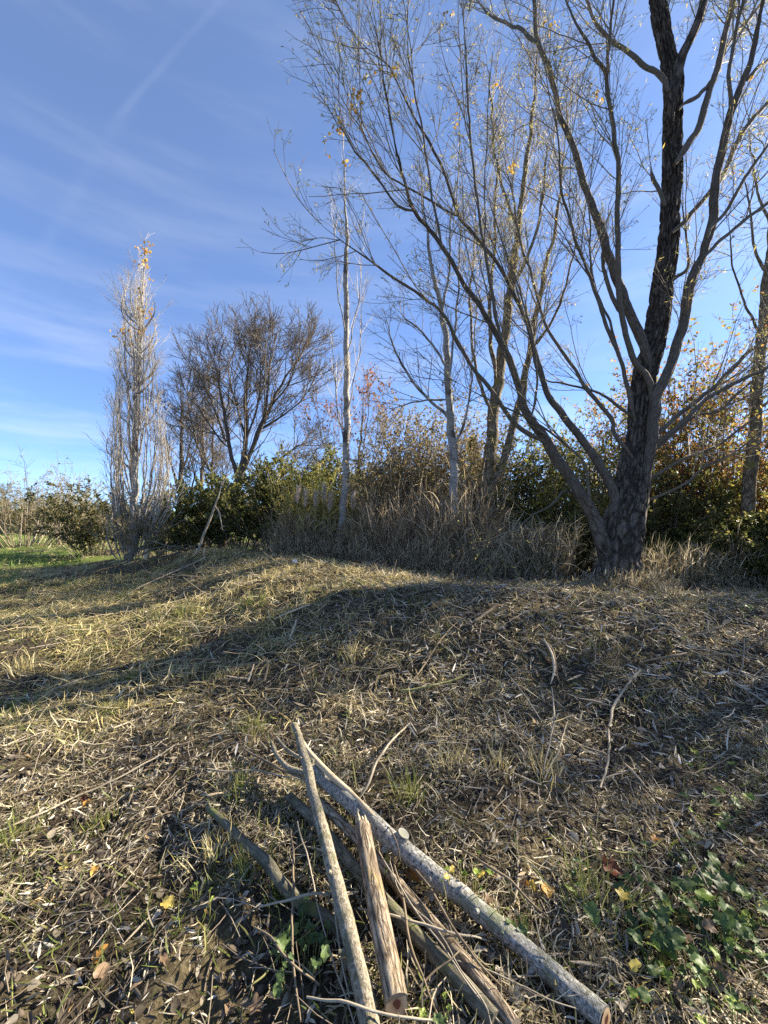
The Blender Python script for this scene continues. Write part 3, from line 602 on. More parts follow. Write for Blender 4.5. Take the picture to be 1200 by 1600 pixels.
# the columnar poplar clump on the left
pd = 9.0; cst = []
cst.append((9.0, [(205, 868, 16), (207, 820, 13), (211, 740, 12), (213, 650, 10), (216, 560, 8), (220, 480, 6), (224, 420, 4), (226, 372, 2.5)]))
for k in range(84):
    u = rng.uniform(-1, 1); y0 = rng.choice([866, 858, 846, 820, 780, 730, 670, 610, 560, 510]) + rng.uniform(-10, 10)
    xr = 60 * u * rng.uniform(.8, 1.0) * (1 - .6 * max(0, (760 - y0) / 300)); env = 388 + 310 * abs(xr / 56) ** 1.35
    top = min(y0 - 60, env + 170 * rng.random() ** 1.5); hi = (866 - y0) / 480; xb = 206 + 15 * hi + u * 20 * max(0, 1 - hi * 4); xt = 216 + xr
    cst.append((9.0 + rng.uniform(-.8, .8), [(xb, y0, rng.uniform(2.2, 4.2)), (xb + (xt - xb) * .6, y0 - .22 * (y0 - top), 3), (xb + (xt - xb) * 1.0, y0 - .55 * (y0 - top), 2), (xt - .15 * xr, top, 1)]))
pop, ppolys = tree('poplar_tree', 'tall narrow many-stemmed poplar with yellow leaves left only at the top', 206, pd, cst, M['pale_bark'], M['pale_twig'],
     [dict(n=5, per_m=True, ang=22, len=(.35, 1.1), P=5, r=(.006, .003), wob=.07, up=.10, sides=3, t0=0), dict(n=3, ang=28, len=(.15, .5), P=4, r=(.0038, .0026), wob=.09, up=.08)],
     M['brown_leaf'], dict(n=1, keep=.05, len=(.03, .05), wid=(.02, .03)), sides=7, skip=.12)
alltips = np.concatenate(TIPS[-len(cst):])
gl = Geo()
for (px, py, n) in [(232, 378, 12), (226, 392, 10), (240, 400, 8), (236, 440, 6), (222, 520, 8), (205, 470, 5), (238, 500, 6), (207, 385, 4), (222, 400, 10), (248, 396, 5), (215, 455, 8), (228, 475, 12), (230, 485, 8), (183, 506, 14), (178, 512, 8), (200, 515, 6), (212, 530, 6), (195, 535, 5), (250, 430, 3)]:
    c = P3(px, py, 9 + rng.uniform(-.3, .3)); near_ = alltips[np.argsort(np.linalg.norm(alltips - c, axis=1))[:max(3, n)]]; cc = near_[rng.integers(0, len(near_), n)] + rng.normal(size=(n, 3)) * .03
    leaves(gl, cc, rng.normal(size=(n, 3)) + (0, 0, -.6), rng.normal(size=(n, 3)), rng.uniform(.05, .085, n), rng.uniform(.04, .07, n), .2, 'broad', .2)
link('golden_leaves', gl.mesh('golden_leaves', list(pop.location), False), M['gold_leaf'], pop)['kind'] = 'stuff'
# round crowned bare tree
tree('bare_tree', 'round crowned bare dark tree with mossy limbs above the bramble thicket', 352, 11.0,
     [(11, [(345, 850, 34), (352, 815, 30), (362, 780, 28), (372, 750, 24), (380, 715, 16), (384, 670, 13), (385, 620, 10), (388, 570, 6), (392, 525, 3)]),
      (10.4, [(372, 752, 16), (362, 710, 13), (354, 665, 12), (346, 620, 9), (336, 570, 6), (322, 535, 3)]),
      (11.6, [(376, 745, 18), (392, 705, 15), (406, 670, 13), (425, 630, 10), (446, 590, 7), (470, 555, 4), (485, 535, 2)]),
      (10.6, [(380, 730, 13), (400, 690, 11), (415, 640, 9), (420, 590, 6), (425, 540, 3), (428, 518, 2)]),
      (11.4, [(378, 752, 11), (410, 735, 9), (440, 715, 8), (470, 695, 6), (492, 688, 3)]),
      (10.8, [(364, 770, 11), (345, 750, 8), (328, 735, 6), (310, 700, 5), (298, 650, 3), (292, 600, 2)]),
      (10.2, [(382, 780, 9), (405, 770, 7), (430, 755, 5), (450, 735, 3)]),
      (11.5, [(353, 690, 9), (335, 640, 6), (318, 600, 5), (303, 570, 3)]),
      (11.2, [(405, 672, 8), (440, 650, 6), (470, 625, 4), (490, 600, 2)]),
      (10.3, [(384, 690, 8), (400, 640, 6), (408, 585, 4), (405, 530, 2)]), (11.8, [(384, 680, 8), (368, 630, 6), (358, 580, 4), (355, 528, 2)]), (10.6, [(420, 640, 7), (448, 605, 5), (462, 570, 3), (466, 540, 2)]), (11.0, [(356, 700, 7), (335, 675, 5), (312, 640, 4), (296, 620, 2)])],
     M['dark_bark'], M['dark_twig'], [dict(n=7.5, per_m=True, ang=40, len=(1.0, 2.6), P=7, r=(.018, .007), wob=.1, up=.07, sides=4, t0=0),
      dict(n=8, ang=40, len=(.35, 1.1), P=5, r=(.009, .005), wob=.12, up=.09), dict(n=4, ang=42, len=(.15, .45), P=3, r=(.0055, .004), wob=.1, up=.12)], skip=.25, sides=12, thin=.55)
BACK = [dict(n=5, per_m=True, ang=38, len=(.7, 2.2), P=6, r=(.018, .008), wob=.1, up=.08, sides=3, t0=0), dict(n=8, ang=40, len=(.4, 1.2), P=4, r=(.009, .006), wob=.12, up=.08), dict(n=3, ang=40, len=(.2, .5), P=3, r=(.006, .005), wob=.12, up=.08)]
for (bx, d, top, w, lab) in [(280, 16, 590, 14, 'dark bare tree standing just right of the columnar poplar'), (313, 17, 600, 10, 'thin dark bare tree between the two others behind the round crowned tree'), (329, 15.5, 640, 9, 'shorter dark bare tree hidden behind the round crown')]:
    tree('bare_tree', lab, bx, d, [(d, [(bx - 4, 815, w * 1.4), (bx, 770, w), (bx + 3, 720, w * .8), (bx + 4, 660, w * .5), (bx + 2, top, 2)]),
        (d - .5, [(bx, 770, w * .5), (bx - 14, 720, w * .35), (bx - 24, 660, 2)]), (d + .5, [(bx + 2, 740, w * .5), (bx + 16, 700, w * .3), (bx + 22, 640, 2)]), (d - .8, [(bx, 790, w * .6), (bx + 18, 765, w * .4), (bx + 30, 720, 2)])],
        M['dark_bark'], M['dark_twig'], BACK, group='bare trees behind the thicket', sides=8, skip=.3, thin=.62)
tree('rusty_tree', 'thin bare tree with sparse rust red leaves behind the white poplar', 552, 12.5,
     [(12.5, [(552, 830, 12), (555, 770, 9), (562, 700, 6), (568, 640, 4), (566, 600, 2)])] +
     [(12.5 + q, [(553 + dx * .1, y0, 6), (553 + dx * .5, y0 - 40, 4), (553 + dx, y0 - 110, 2.5), (553 + dx * 1.1, y0 - 165, 1.5)]) for (dx, y0, q) in [(-30, 810, .5), (35, 800, -.4), (48, 780, .6), (-52, 790, -.6), (-18, 770, .3), (22, 760, -.3), (-65, 815, .2)]],
     M['dark_bark'], M['tan_twig'], [dict(n=6, per_m=True, ang=30, len=(.5, 1.6), P=5, r=(.010, .005), wob=.08, up=.10, t0=0), dict(n=7, ang=32, len=(.3, .8), P=4, r=(.006, .004), wob=.1, up=.06)],
     M['red_leaf'], dict(n=3, keep=.42, len=(.06, .10), wid=(.05, .08), where=lambda c: (c[:, 2] > 3.6) & (rng.random(len(c)) < sstep(3.4, 5.0, c[:, 2]))), sides=8, thin=.6)
# trees standing beyond the right edge, whose shade falls on the bank
def side_tree(x, y, h, label, seed):
    b = np.array((x, y, float(hgt(x, y)) - .05)); t = thing('thicket_tree', b, label, 'tree', 'thicket trees right of the bank'); polys = []
    for k in range(5):
        n = 16; u = np.linspace(0, 1, n)[:, None]; a = seed + k * 1.3
        p = b + np.array((math.cos(a) * .9 * (k > 0), math.sin(a) * .9 * (k > 0), h * (1 if k == 0 else .8))) * np.hstack([u ** 1.2, u ** 1.2, u])
        p += .1 * (np.stack([fbm(np.linspace(0, 6, n), np.full(n, a + q * 3), 5) for q in range(3)], -1) - .5)
        g = Geo(); r = np.linspace(.11 if k == 0 else .06, .012, n); tube(g, p, r, 10, True, knobbly(a, .08), k)
        link('trunk' if k == 0 else 'limb', g.mesh('trunk' if k == 0 else 'limb', b), M['olive_bark'], t); polys.append(p[3:])
    twig_set(t, polys, [dict(n=4.5, per_m=True, ang=38, len=(.5, 1.6), P=6, r=(.011, .004), wob=.1, up=.06, sides=4, t0=0), dict(n=6, ang=38, len=(.2, .7), P=4, r=(.005, .003), wob=.12, up=.05)],
             b, M['dark_twig'], M['brown_leaf'], dict(n=5, keep=.6, len=(.05, .10), wid=(.035, .06), shape='lance', droop=-.4))
side_tree(8.6, 6.4, 6.2, 'leafy many stemmed tree of the thicket right of the bank, nearer the willow', .3)
side_tree(7.7, 4.7, 5.2, 'leafy many stemmed tree of the thicket right of the bank, nearer the camera', 2.1)
side_tree(6.6, 3.7, 3.6, 'low leafy tree of the thicket right of the bank, closest to the camera', 4.0)

# ------------------------------------------------------------------ shrubs and thicket
def shrub(name, label, px, d, rx, ry, h, stems, leafmat, twm, nleaf, leaf=(.04, .07), wid=(.025, .045), keep=.9, lean=.9, group=None, cat='shrub', pos=None, seedz=0.0, r0=.012, shape='diamond', kids=(5, 5)):
    x = (px - 600) / FPX * d if pos is None else pos; h = h * 1.28
    b = np.array((x, d, float(hgt(x, d)) - .05)); t = thing(name, b, label, cat, group)
    N = stems; a = rng.uniform(0, 2 * np.pi, N); rad = np.sqrt(rng.random(N))
    st = b + np.stack([np.cos(a) * rad * rx * .4, np.sin(a) * rad * ry * .4, np.zeros(N)], -1)
    st[:, 2] = hgt(st[:, 0], st[:, 1]) - .03
    dr = np.stack([np.cos(a) * rad * rx * lean, np.sin(a) * rad * ry * lean, np.full(N, h) * (1 - .35 * rad ** 2)], -1)
    ln = np.linalg.norm(dr, axis=1) * rng.uniform(.7, 1.0, N)
    g = Geo(); p0 = grow(st, dr, ln, 7, .09, .03); tubes(g, p0, taper(N, 7, r0, r0 * .3), 5)
    c, dd, tt = spawn(p0, kids[0], .2, 1, 38, 12, .05); l1 = rng.uniform(.25, .6, len(c)) * h * .42; p1 = grow(c, dd, l1, 5, .13, .02); tubes(g, p1, taper(len(c), 5, r0 * .4, r0 * .18), 3)
    c, dd, tt = spawn(p1, kids[1], .2, 1, 42, 15, .02); l2 = rng.uniform(.3, .6, len(c)) * h * .2; p2 = grow(c, dd, l2, 4, .15, 0); tubes(g, p2, taper(len(c), 4, r0 * .22, r0 * .14), 3)
    o = link('stems', g.mesh('stems', b), twm, t); o['kind'] = 'stuff'
    if nleaf:
        c, dd, tt = spawn(np.concatenate([p2, p1[:, :4]]), nleaf, .1, 1, 55, 20, 0); k = rng.random(len(c)) < keep; c, dd = c[k], dd[k]; n = len(c)
        gl = Geo(); leaves(gl, c, dd, rng.normal(size=(n, 3)) + (0, 0, .8), rng.uniform(*leaf, n), rng.uniform(*wid, n), .25, shape, .15)
        o = link('foliage', gl.mesh('foliage', b, False), leafmat, t); o['kind'] = 'stuff'
    return t
shrub('bush', 'spreading bare fan shaped bush far left with a few pale yellow leaves', 38, 17, 2.6, 2.4, 3.0, 46, M['yellowgreen_leaf'], M['tan_twig'], 2, (.05, .09), (.02, .035), .25, 1.5, r0=.02)
shrub('bush', 'sparse upright shrub with pale leaves just left of the dark bush', 100, 17.5, 1.0, 1.0, 3.3, 20, M['yellowgreen_leaf'], M['tan_twig'], 3, (.07, .12), (.05, .08), .35, .7, r0=.022)
shrub('bush', 'dense dark bush between the sparse shrub and the columnar poplar', 150, 13, 1.35, 1.3, 2.1, 46, M['dark_leaf'], M['dark_twig'], 12, (.05, .09), (.035, .06), .9, 1.2)
shrub('bush', 'low twiggy growth around the foot of the columnar poplar', 212, 8.9, .75, .5, 1.15, 34, M['brown_leaf'], M['tan_twig'], 5, (.03, .05), (.015, .028), .5, .9, r0=.007)
for (px, d, rx, h, lab, mt) in [(20, 27, 4.5, 2.6, 'far olive hedge bush at the left edge of the field', 'brown_leaf'), (75, 29, 4.0, 2.1, 'far olive hedge bush behind the sparse shrub', 'yellowgreen_leaf'), (125, 27, 3.5, 2.0, 'far olive hedge bush behind the dark bush', 'brown_leaf'), (-40, 26, 4.5, 2.8, 'far olive hedge bush running out past the left edge of the view', 'yellowgreen_leaf')]:
    shrub('hedge_bush', lab, px, d, rx, 1.5, h, 80, M[mt], M['tan_twig'], 3, (.08, .14), (.05, .09), .6, 1.0, 'far hedge across the field', r0=.02)
# bramble thicket behind the crest
for (px, d, rx, ry, h, mt, lab) in [(262, 11.5, 1.0, .8, 1.15, 'green_leaf', 'low green bramble beside the columnar poplar'), (310, 10.6, 1.2, .9, 1.6, 'green_leaf', 'green bramble mound behind the leaning cut sapling'),
        (372, 10.0, 1.2, .9, 1.5, 'green_leaf', 'dark green bramble mound at the foot of the round crowned tree'), (425, 9.6, 1.2, .9, 1.9, 'green_leaf', 'tall green bramble mound left of the plumed reeds'),
        (470, 10.2, 1.1, .9, 2.2, 'yellowgreen_leaf', 'yellowish green bush behind the plumed reeds'), (505, 10.6, 1.0, .8, 2.3, 'green_leaf', 'green bush just left of the white poplar trunk'), (580, 9.6, 1.0, .8, 1.9, 'brown_leaf', 'low brownish bush just right of the white poplar trunk')]:
    shrub('bramble_bush', lab, px, d, rx, ry, h, 40, M[mt], M['dark_twig'], 13, (.045, .08), (.03, .055), .9, 1.3)
for (px, d, rx, ry, h, mt, lab, st) in [(632, 8.7, .9, .7, 2.9, 'brown_leaf', 'brown twiggy bush left of the spotted poplar', 60), (686, 8.7, 1.1, .7, 3.2, 'brown_leaf', 'tall brown twiggy bush behind the spotted poplar', 54), (745, 9.0, .9, .7, 3.0, 'brown_leaf', 'brown bush behind the leaning stems', 40),
        (800, 8.1, 1.0, .8, 2.4, 'green_leaf', 'leafy green bush right of the leaning stems', 44), (862, 7.9, 1.0, .8, 2.4, 'yellowgreen_leaf', 'yellow green bush behind the lowest willow limb', 44), (925, 8.6, .9, .8, 2.9, 'yellowgreen_leaf', 'tall yellow green bush left of the willow trunk', 40),
        (900, 7.4, .9, .6, 1.3, 'green_leaf', 'low green bush behind the willow trunk', 36)]:
    shrub('bush', lab, px, d, rx, ry, h, st, M[mt], M['tan_twig'] if mt == 'brown_leaf' else M['dark_twig'], 7, (.045, .075), (.028, .05), .85, 1.0)
shrub('autumn_bush', 'tall bush with orange and red autumn leaves just right of the willow trunk', 1050, 8.6, 1.3, 1.0, 4.3, 40, M['autumn_leaf'], M['dark_twig'], 6, (.06, .095), (.045, .07), .8, .9, r0=.016)
shrub('autumn_bush', 'red leaved autumn bush further right beside the pale leaning trunk', 1118, 8.8, 1.1, 1.0, 3.6, 36, M['autumn_leaf'], M['dark_twig'], 6, (.06, .095), (.045, .07), .8, .9, r0=.016)
shrub('autumn_bush', 'thin autumn bush with yellow leaves behind the willow fork', 985, 9.4, 1.0, 1.0, 4.2, 30, M['autumn_leaf'], M['dark_twig'], 7, (.06, .09), (.04, .065), .7, .8, r0=.014)
shrub('bush', 'low green and yellow bush under the autumn leaves right of the willow', 1040, 7.8, 1.1, .7, 1.7, 40, M['green_leaf'], M['dark_twig'], 7, (.05, .08), (.035, .055), .9, 1.2)
shrub('bush', 'low yellow green bush between the willow and the pale leaning trunk', 1100, 7.9, 1.1, .7, 1.6, 40, M['yellowgreen_leaf'], M['dark_twig'], 7, (.05, .08), (.035, .055), .9, 1.2)
shrub('bush', 'fresh green bush at the right edge below the pale leaning trunk', 1195, 6.4, .8, .6, 1.1, 40, M['green_leaf'], M['dark_twig'], 10, (.045, .075), (.035, .055), .9, 1.2)
shrub('autumn_bush', 'orange leaved bush at the right edge behind the pale trunk', 1205, 8.6, 1.1, .9, 2.6, 36, M['autumn_leaf'], M['dark_twig'], 8, (.06, .09), (.04, .065), .8, .9)
shrub('bush', 'dense bush of the thicket out past the right edge of the view', 0, 5.7, 1.2, .9, 2.4, 44, M['green_leaf'], M['dark_twig'], 10, (.05, .08), (.035, .055), .9, 1.1, pos=8.0)
for k, (px, d, h) in enumerate([(440, 17, 2.6), (560, 16, 2.3), (620, 17, 2.8), (690, 16, 3.2), (820, 15, 3.0), (930, 15, 3.2), (1060, 15, 3.4), (1190, 14, 3.2)]):
    shrub('hedge_bush', ['pale bush far behind the yellowish green bush', 'pale bush far behind the rusty tree', 'pale bush far behind the left brown bush', 'pale bush far behind the spotted poplar', 'pale bush far behind the leafy green bush', 'pale bush far behind the tall yellow green bush', 'pale bush far behind the autumn leaves', 'pale bush far behind the right edge trunk'][k],
          px, d, 1.9, 1.2, h, 36, M['brown_leaf'], M['dark_twig'], 5, (.08, .13), (.06, .09), .8, 1.0, 'bushes behind the reed bed', r0=.016)
# two little conifers far off
def conifer(px, d, h, label):
    x = (px - 600) / FPX * d; b = np.array((x, d, float(hgt(x, d)))); t = thing('conifer_tree', b, label, 'tree', 'far conifers')
    g = Geo(); tube(g, b + np.array([(0, 0, 0), (0, 0, h * .5), (0, 0, h)]), np.array([.1, .06, .01]), 8); link('trunk', g.mesh('trunk', b), M['dark_bark'], t)
    n = 260; u = rng.random(n) ** .8; a = rng.uniform(0, 6.28, n); st = b + np.stack([0 * u, 0 * u, .15 * h + .85 * h * u], -1)
    pr = grow(st, np.stack([np.cos(a), np.sin(a), .5 + 0 * a], -1), h * .2 * (1 - u) + .1, 4, .05, .08)
    g = Geo(); tubes(g, pr, taper(n, 4, .015, .006), 3); c, dd, _ = spawn(pr, 22, .1, 1, 50); leaves(g, c, dd, rng.normal(size=c.shape), .13, .05, .2, 'diamond'); o = link('foliage', g.mesh('foliage', b, False), M['dark_leaf'], t); o['kind'] = 'stuff'
conifer(738, 19, 5.0, 'dark pointed conifer far behind the leaning stems')
conifer(259, 22, 2.6, 'tiny conifer in the gap right of the columnar poplar')

# ------------------------------------------------------------------ reeds and tall dry grass
def reed_bed(name, label, region, n, h, mat, nblade=3, lean=(0, 0), wid=.006, low_left=False):
    """region(n) -> x,y ; stalks with drooping blades, one uncountable mass"""
    x, y = region(n); z = hgt(x, y) - .03; hh = rng.uniform(*h, n) * (.45 + 1.05 * fbm(x * 1.6, y * 1.6, 51)) * np.where(low_left, .68 + .32 * sstep(-1.0, -.2, x), 1)
    dr = np.stack([rng.normal(lean[0], .22, n), rng.normal(lean[1], .22, n), np.ones(n)], -1)
    g = Geo(); p = grow(np.stack([x, y, z], -1), dr, hh, 5, .04, 0); ribbons(g, p, taper(n, 5, wid * .6, wid * .3))
    c, dd, t = spawn(p, nblade, .1, .9, 22, 9, .1); m = len(c); ln = rng.uniform(.4, 1.0, m) * np.repeat(hh, nblade) * .55
    q = grow(c, dd, ln, 5, .06, 0); dz = np.linspace(0, 1, 5)[None] ** 2 * ln[:, None] * rng.uniform(.1, .7, m)[:, None]; q[:, :, 2] -= dz
    ribbons(g, q, np.stack([np.full(m, wid * .5), np.full(m, wid), np.full(m, wid * .9), np.full(m, wid * .6), np.full(m, .0006)], -1))
    o = link(name, g.mesh(name, None, False), mat); tag(o, label, 'reeds', kind='stuff'); return o
def boxreg(x0, x1, y0, y1, off=0.0):
    def f(n):
        x = rng.uniform(x0, x1, n); y = rng.uniform(y0, y1, n) + off; return x, y
    return f
def along(pts, width):
    pts = np.array(pts, float)
    def f(n):
        u = rng.uniform(0, len(pts) - 1, n); i = np.minimum(u.astype(int), len(pts) - 2); c = pts[i] + (pts[i + 1] - pts[i]) * (u - i)[:, None]
        return c[:, 0] + rng.uniform(-.15, .15, n), c[:, 1] + rng.random(n) * width
    return f
crest = [(-2.35, 8.3), (-1.5, 8.0), (-.6, 7.5), (.2, 7.0), (1.0, 6.6), (1.9, 6.5)]
reed_bed('reed_bed', 'dense grey brown dead reeds standing behind the crest of the bank', along(crest, 1.3), 4200, (.65, 1.75), M['reed'], 3, wid=.007, low_left=True)
reed_bed('reed_bed', 'sunlit yellowish reed tops around the feathery plumes', along([(-2.2, 8.7), (-1.0, 8.5), (-.2, 8.2)], .8), 900, (1.2, 2.0), M['reed_green'], 3, wid=.010)
reed_bed('reed_bed', 'taller brown reeds between the white poplar and the leaning trunks', along([(-.4, 8.2), (.6, 7.9), (1.6, 7.4)], 1.0), 800, (1.1, 2.2), M['reed'], 3, wid=.007)
reed_bed('tall_grass', 'ragged dry grass fringe along the crest before the reeds', along([(-2.6, 7.9), (-1.5, 7.6), (-.6, 7.1), (.2, 6.6), (1.0, 6.2), (1.9, 6.1)], .5), 1500, (.2, .65), M['reed'], 3, (.1, -.2), .005)
reed_bed('tall_grass', 'arching dry tall grass between the leaning trunks and the willow', along([(1.5, 6.5), (2.3, 6.2), (3.0, 6.1)], .9), 2000, (.45, 1.0), M['grey_straw'], 4, wid=.005)
reed_bed('tall_grass', 'arching dry tall grass at the foot of the willow on the right', along([(3.7, 5.7), (4.6, 5.8), (5.6, 6.0), (6.6, 6.0)], .8), 1500, (.35, .95), M['grey_straw'], 4, (-.25, -.15), .0055)
reed_bed('tall_grass', 'low green and straw coloured grass fringe in front of the right bushes', along([(4.2, 6.2), (5.4, 6.3), (6.6, 6.2)], .9), 1200, (.4, .9), M['grass'], 4, (0, 0), .006)
reed_bed('tall_grass', 'short dry grass gathered round the foot of the willow', along([(2.75, 5.35), (3.0, 5.0), (3.35, 4.85), (3.7, 5.0), (4.0, 5.3)], .2), 520, (.10, .38), M['grey_straw'], 3, (0, -.3), .004)
for (px, py, d, lab) in [(466, 772, 7.95, 'leftmost feathery reed plume, slim and upright'), (478, 778, 7.9, 'feathery reed plume second from the left, leaning right'), (494, 780, 7.85, 'broadest and palest of the feathery reed plumes'), (507, 770, 7.9, 'tallest feathery reed plume, fourth from the left'), (516, 784, 7.85, 'small feathery reed plume, fifth from the left'), (553, 780, 7.6, 'lone feathery reed plume right of the white poplar trunk')]:
    top = P3(px, py - 8, d); x, y = top[0] - .06, d; b = np.array((x, y, float(hgt(x, y)))); t = thing('plumed_reed', b, lab, 'reed', 'reeds with feathery plumes')
    n = 10; u = np.linspace(0, 1, n)[:, None]; p = b + (top - b) * np.hstack([u ** 2, u, u]); g = Geo(); tube(g, p, np.linspace(.006, .003, n), 6); link('stalk', g.mesh('stalk', b), M['reed'], t)
    c, dd, _ = spawn(p[None, -3:], 170, .0, 1, 24); q = grow(c, dd, rng.uniform(.06, .16, len(c)), 4, .15, -.03); g = Geo(); ribbons(g, q, taper(len(c), 4, .0055, .0015)); o = link('plume', g.mesh('plume', b, False), M['plume'], t); o['kind'] = 'stuff'
    c, dd, _ = spawn(p[None], 6, .35, .85, 35); q = grow(c, dd, rng.uniform(.25, .45, 6), 6, .08, -.12)
    for k in range(6): g = Geo(); ribbons(g, q[k:k + 1], np.array([[.006, .012, .013, .011, .007, .001]])); link('leaf', g.mesh('leaf', b), M['reed_green'], t)

# ------------------------------------------------------------------ what lies on the ground
SOIL = [(-.9, 1.2, .62), (-.4, 1.2, .4), (1.6, 2.3, .35), (.9, 3.4, .35), (2.4, 3.4, .4), (.60, 1.84, .32), (1.35, 2.9, .4), (-3.4, 3.6, .35), (-3.0, 4.4, .25), (-2.2, 2.2, .25), (-1.0, 2.35, .18)]
def bare(x, y):
    v = np.zeros(x.shape)
    for cx, cy, r in SOIL: v = np.maximum(v, 1 - sstep(r * .5, r * 1.2, np.hypot(x - cx, y - cy) + .25 * r * (fbm(x * 5, y * 5, 71) - .5) * 2))
    v = np.maximum(v, sstep(.54, .66, fbm(x * 1.6 + 7, y * 1.6, 77)) * .85)
    v = np.maximum(v, sstep(.58, .68, fbm(x * .7 + 3, y * 1.1, 79)) * .8)
    v = np.maximum(v, .6 * sstep(-1., .4, x) * sstep(2.2, 2.6, y) * (1 - sstep(4.1, 4.7, y)))
    return v
def frustum(n, y0, y1, power=1.0, margin=.35):
    """points spread evenly over the strip of ground seen between two distances"""
    y = y0 + (y1 - y0) * rng.random(n) ** power; x = (rng.random(n) * 2 - 1) * (y * 1.02 + margin); return x, y
def straw(name, label, n, yr, power, ln, wd, mat, flat=.18, lift=.012, P=3, dens=None, bend=.25, up=0.0):
    x, y = frustum(n, *yr, power)
    if dens is not None:
        k = rng.random(n) < dens(x, y); x, y = x[k], y[k]
    n = len(x); a = rng.uniform(0, 2 * np.pi, n); l = rng.uniform(ln[0], ln[1], n) * rng.uniform(.5, 1, n)
    # blades lie along the slope of the ground under them
    e = .03; zx = (hgt(x + e, y) - hgt(x - e, y)) / (2 * e); zy = (hgt(x, y + e) - hgt(x, y - e)) / (2 * e)
    z = hgt(x, y) + lift * (.15 + rng.random(n) ** 1.5)
    d = np.stack([np.cos(a), np.sin(a), zx * np.cos(a) + zy * np.sin(a) + np.abs(rng.normal(0, flat, n)) + up], -1)
    p = grow(np.stack([x, y, z], -1), d, l, P, bend * .35, -bend * .12 * (up == 0))
    gm = hgt(p[:, :, 0], p[:, :, 1], True); p[:, :, 2] = np.maximum(p[:, :, 2], gm + .003)
    w = rng.uniform(wd[0], wd[1], n)
    g = Geo(); side = None
    if not up:   # flat-lying: broad face mostly up
        t = nrm(np.gradient(p, axis=1)); s = nrm(np.cross(t, np.array([0, 0, 1.]) + rng.normal(0, .45, (n, 1, 3)))); side = s
    ribbons(g, p, np.stack([w * .8] + [w] * (P - 2) + [w * .25], -1), side)
    o = link(name, g.mesh(name, None, False), mat); tag(o, label, name.replace('_', ' '), kind='stuff'); return o
nb = lambda x, y: 1 - .95 * bare(x, y)
lefty = lambda x, y: nb(x, y) * np.maximum(.3 + .7 * sstep(.8, -1.5, x - .25 * (y - 3)), sstep(4.4, 4.9, y))
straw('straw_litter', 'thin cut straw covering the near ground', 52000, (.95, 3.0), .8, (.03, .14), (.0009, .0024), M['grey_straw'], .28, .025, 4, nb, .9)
straw('straw_litter', 'golden cut straw covering the sunlit bank', 90000, (2.5, 9.5), .8, (.08, .28), (.0015, .004), M['straw'], .22, .03, 4, lefty, .6)
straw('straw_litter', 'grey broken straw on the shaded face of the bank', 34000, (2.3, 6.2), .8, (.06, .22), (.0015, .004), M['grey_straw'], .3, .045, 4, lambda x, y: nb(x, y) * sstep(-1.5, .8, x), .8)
straw('straw_litter', 'straw strewn over the far edge of the field', 24000, (8, 24), .7, (.2, .5), (.005, .012), M['straw'], .2, .04, 3, lambda x, y: sstep(-3, -5, x) * (1 - .8 * sstep(.45, .55, fbm(x * .35, y * .35, 91))))
straw('grass', 'short green grass sprouting between the straw', 52000, (.95, 7.5), .75, (.04, .14), (.001, .0028), M['grass'], .3, .0, 4, lambda x, y: (.16 + .84 * sstep(.44, .56, fbm(x * .9, y * .9, 61))) * (1 - .5 * bare(x, y)) * (.5 + .5 * sstep(1, -1, x)), .5, 1.1)
straw('grass', 'strip of fresh green meadow grass at the far left', 50000, (7, 30), .8, (.10, .28), (.003, .008), M['meadow'], .3, .0, 3, lambda x, y: sstep(-.74, -.82, x / y) * sstep(.38, .50, fbm(x * .3, y * .5, 95) + .25 * sstep(-.9, -1.0, x / y)), .4, 1.2)
straw('stubble', 'pale cut stubble standing up out of the bank', 9000, (2.2, 8), .8, (.05, .16), (.0015, .0035), M['straw'], .3, .0, 3, nb, .3, 1.2)
# leaf litter
def litter(name, label, n, yr, ln, wr, mat, shape, dens=None, pw=.8, lift=.02):
    x, y = frustum(n, *yr, pw)
    if dens is not None: k = rng.random(n) < dens(x, y); x, y = x[k], y[k]
    n = len(x); a = rng.uniform(0, 2 * np.pi, n); l = rng.uniform(*ln, n); g = Geo()
    c = np.stack([x, y, hgt(x, y) + .004 + lift * rng.random(n) ** 2], -1)
    leaves(g, c, np.stack([np.cos(a), np.sin(a), rng.normal(0, .22, n)], -1), np.stack([rng.normal(0, .6, n), rng.normal(0, .6, n), np.ones(n)], -1), l, l * rng.uniform(*wr, n), .45, shape, rng.uniform(-.45, .6, n))
    o = link(name, g.mesh(name, None, False), mat); tag(o, label, 'leaf litter', kind='stuff')
litter('leaf_litter', 'narrow dead willow leaves mixed into the near ground', 22000, (.95, 3.2), (.018, .055), (.18, .32), M['litter'], 'lance', lambda x, y: 1 - .6 * bare(x, y))
litter('leaf_litter', 'chips and dead leaves on the face of the bank', 9000, (2.6, 6.0), (.03, .09), (.15, .4), M['litter'], 'lance', lambda x, y: sstep(-1.2, .6, x), 1.0, .035)
litter('leaf_litter', 'broad dead leaves scattered close to the logs', 420, (.95, 2.4), (.02, .045), (.6, .9), M['litter'], 'broad')
M['chip'] = leafy('pale wood chip', [(0, (.20, .17, .12)), (.5, (.42, .375, .29)), (1, (.70, .65, .55))], .7, .1)
litter('wood_chips', 'pale shredded wood chips strewn over the bank', 8500, (2.2, 6.2), (.025, .12), (.06, .16), M['chip'], 'lance', lambda x, y: .15 + .85 * sstep(-1.0, .8, x), .9, .05)
litter('wood_chips', 'pale shredded wood chips between leaves on the near ground', 2600, (.95, 2.4), (.012, .045), (.08, .25), M['chip'], 'lance', None, .8, .03)
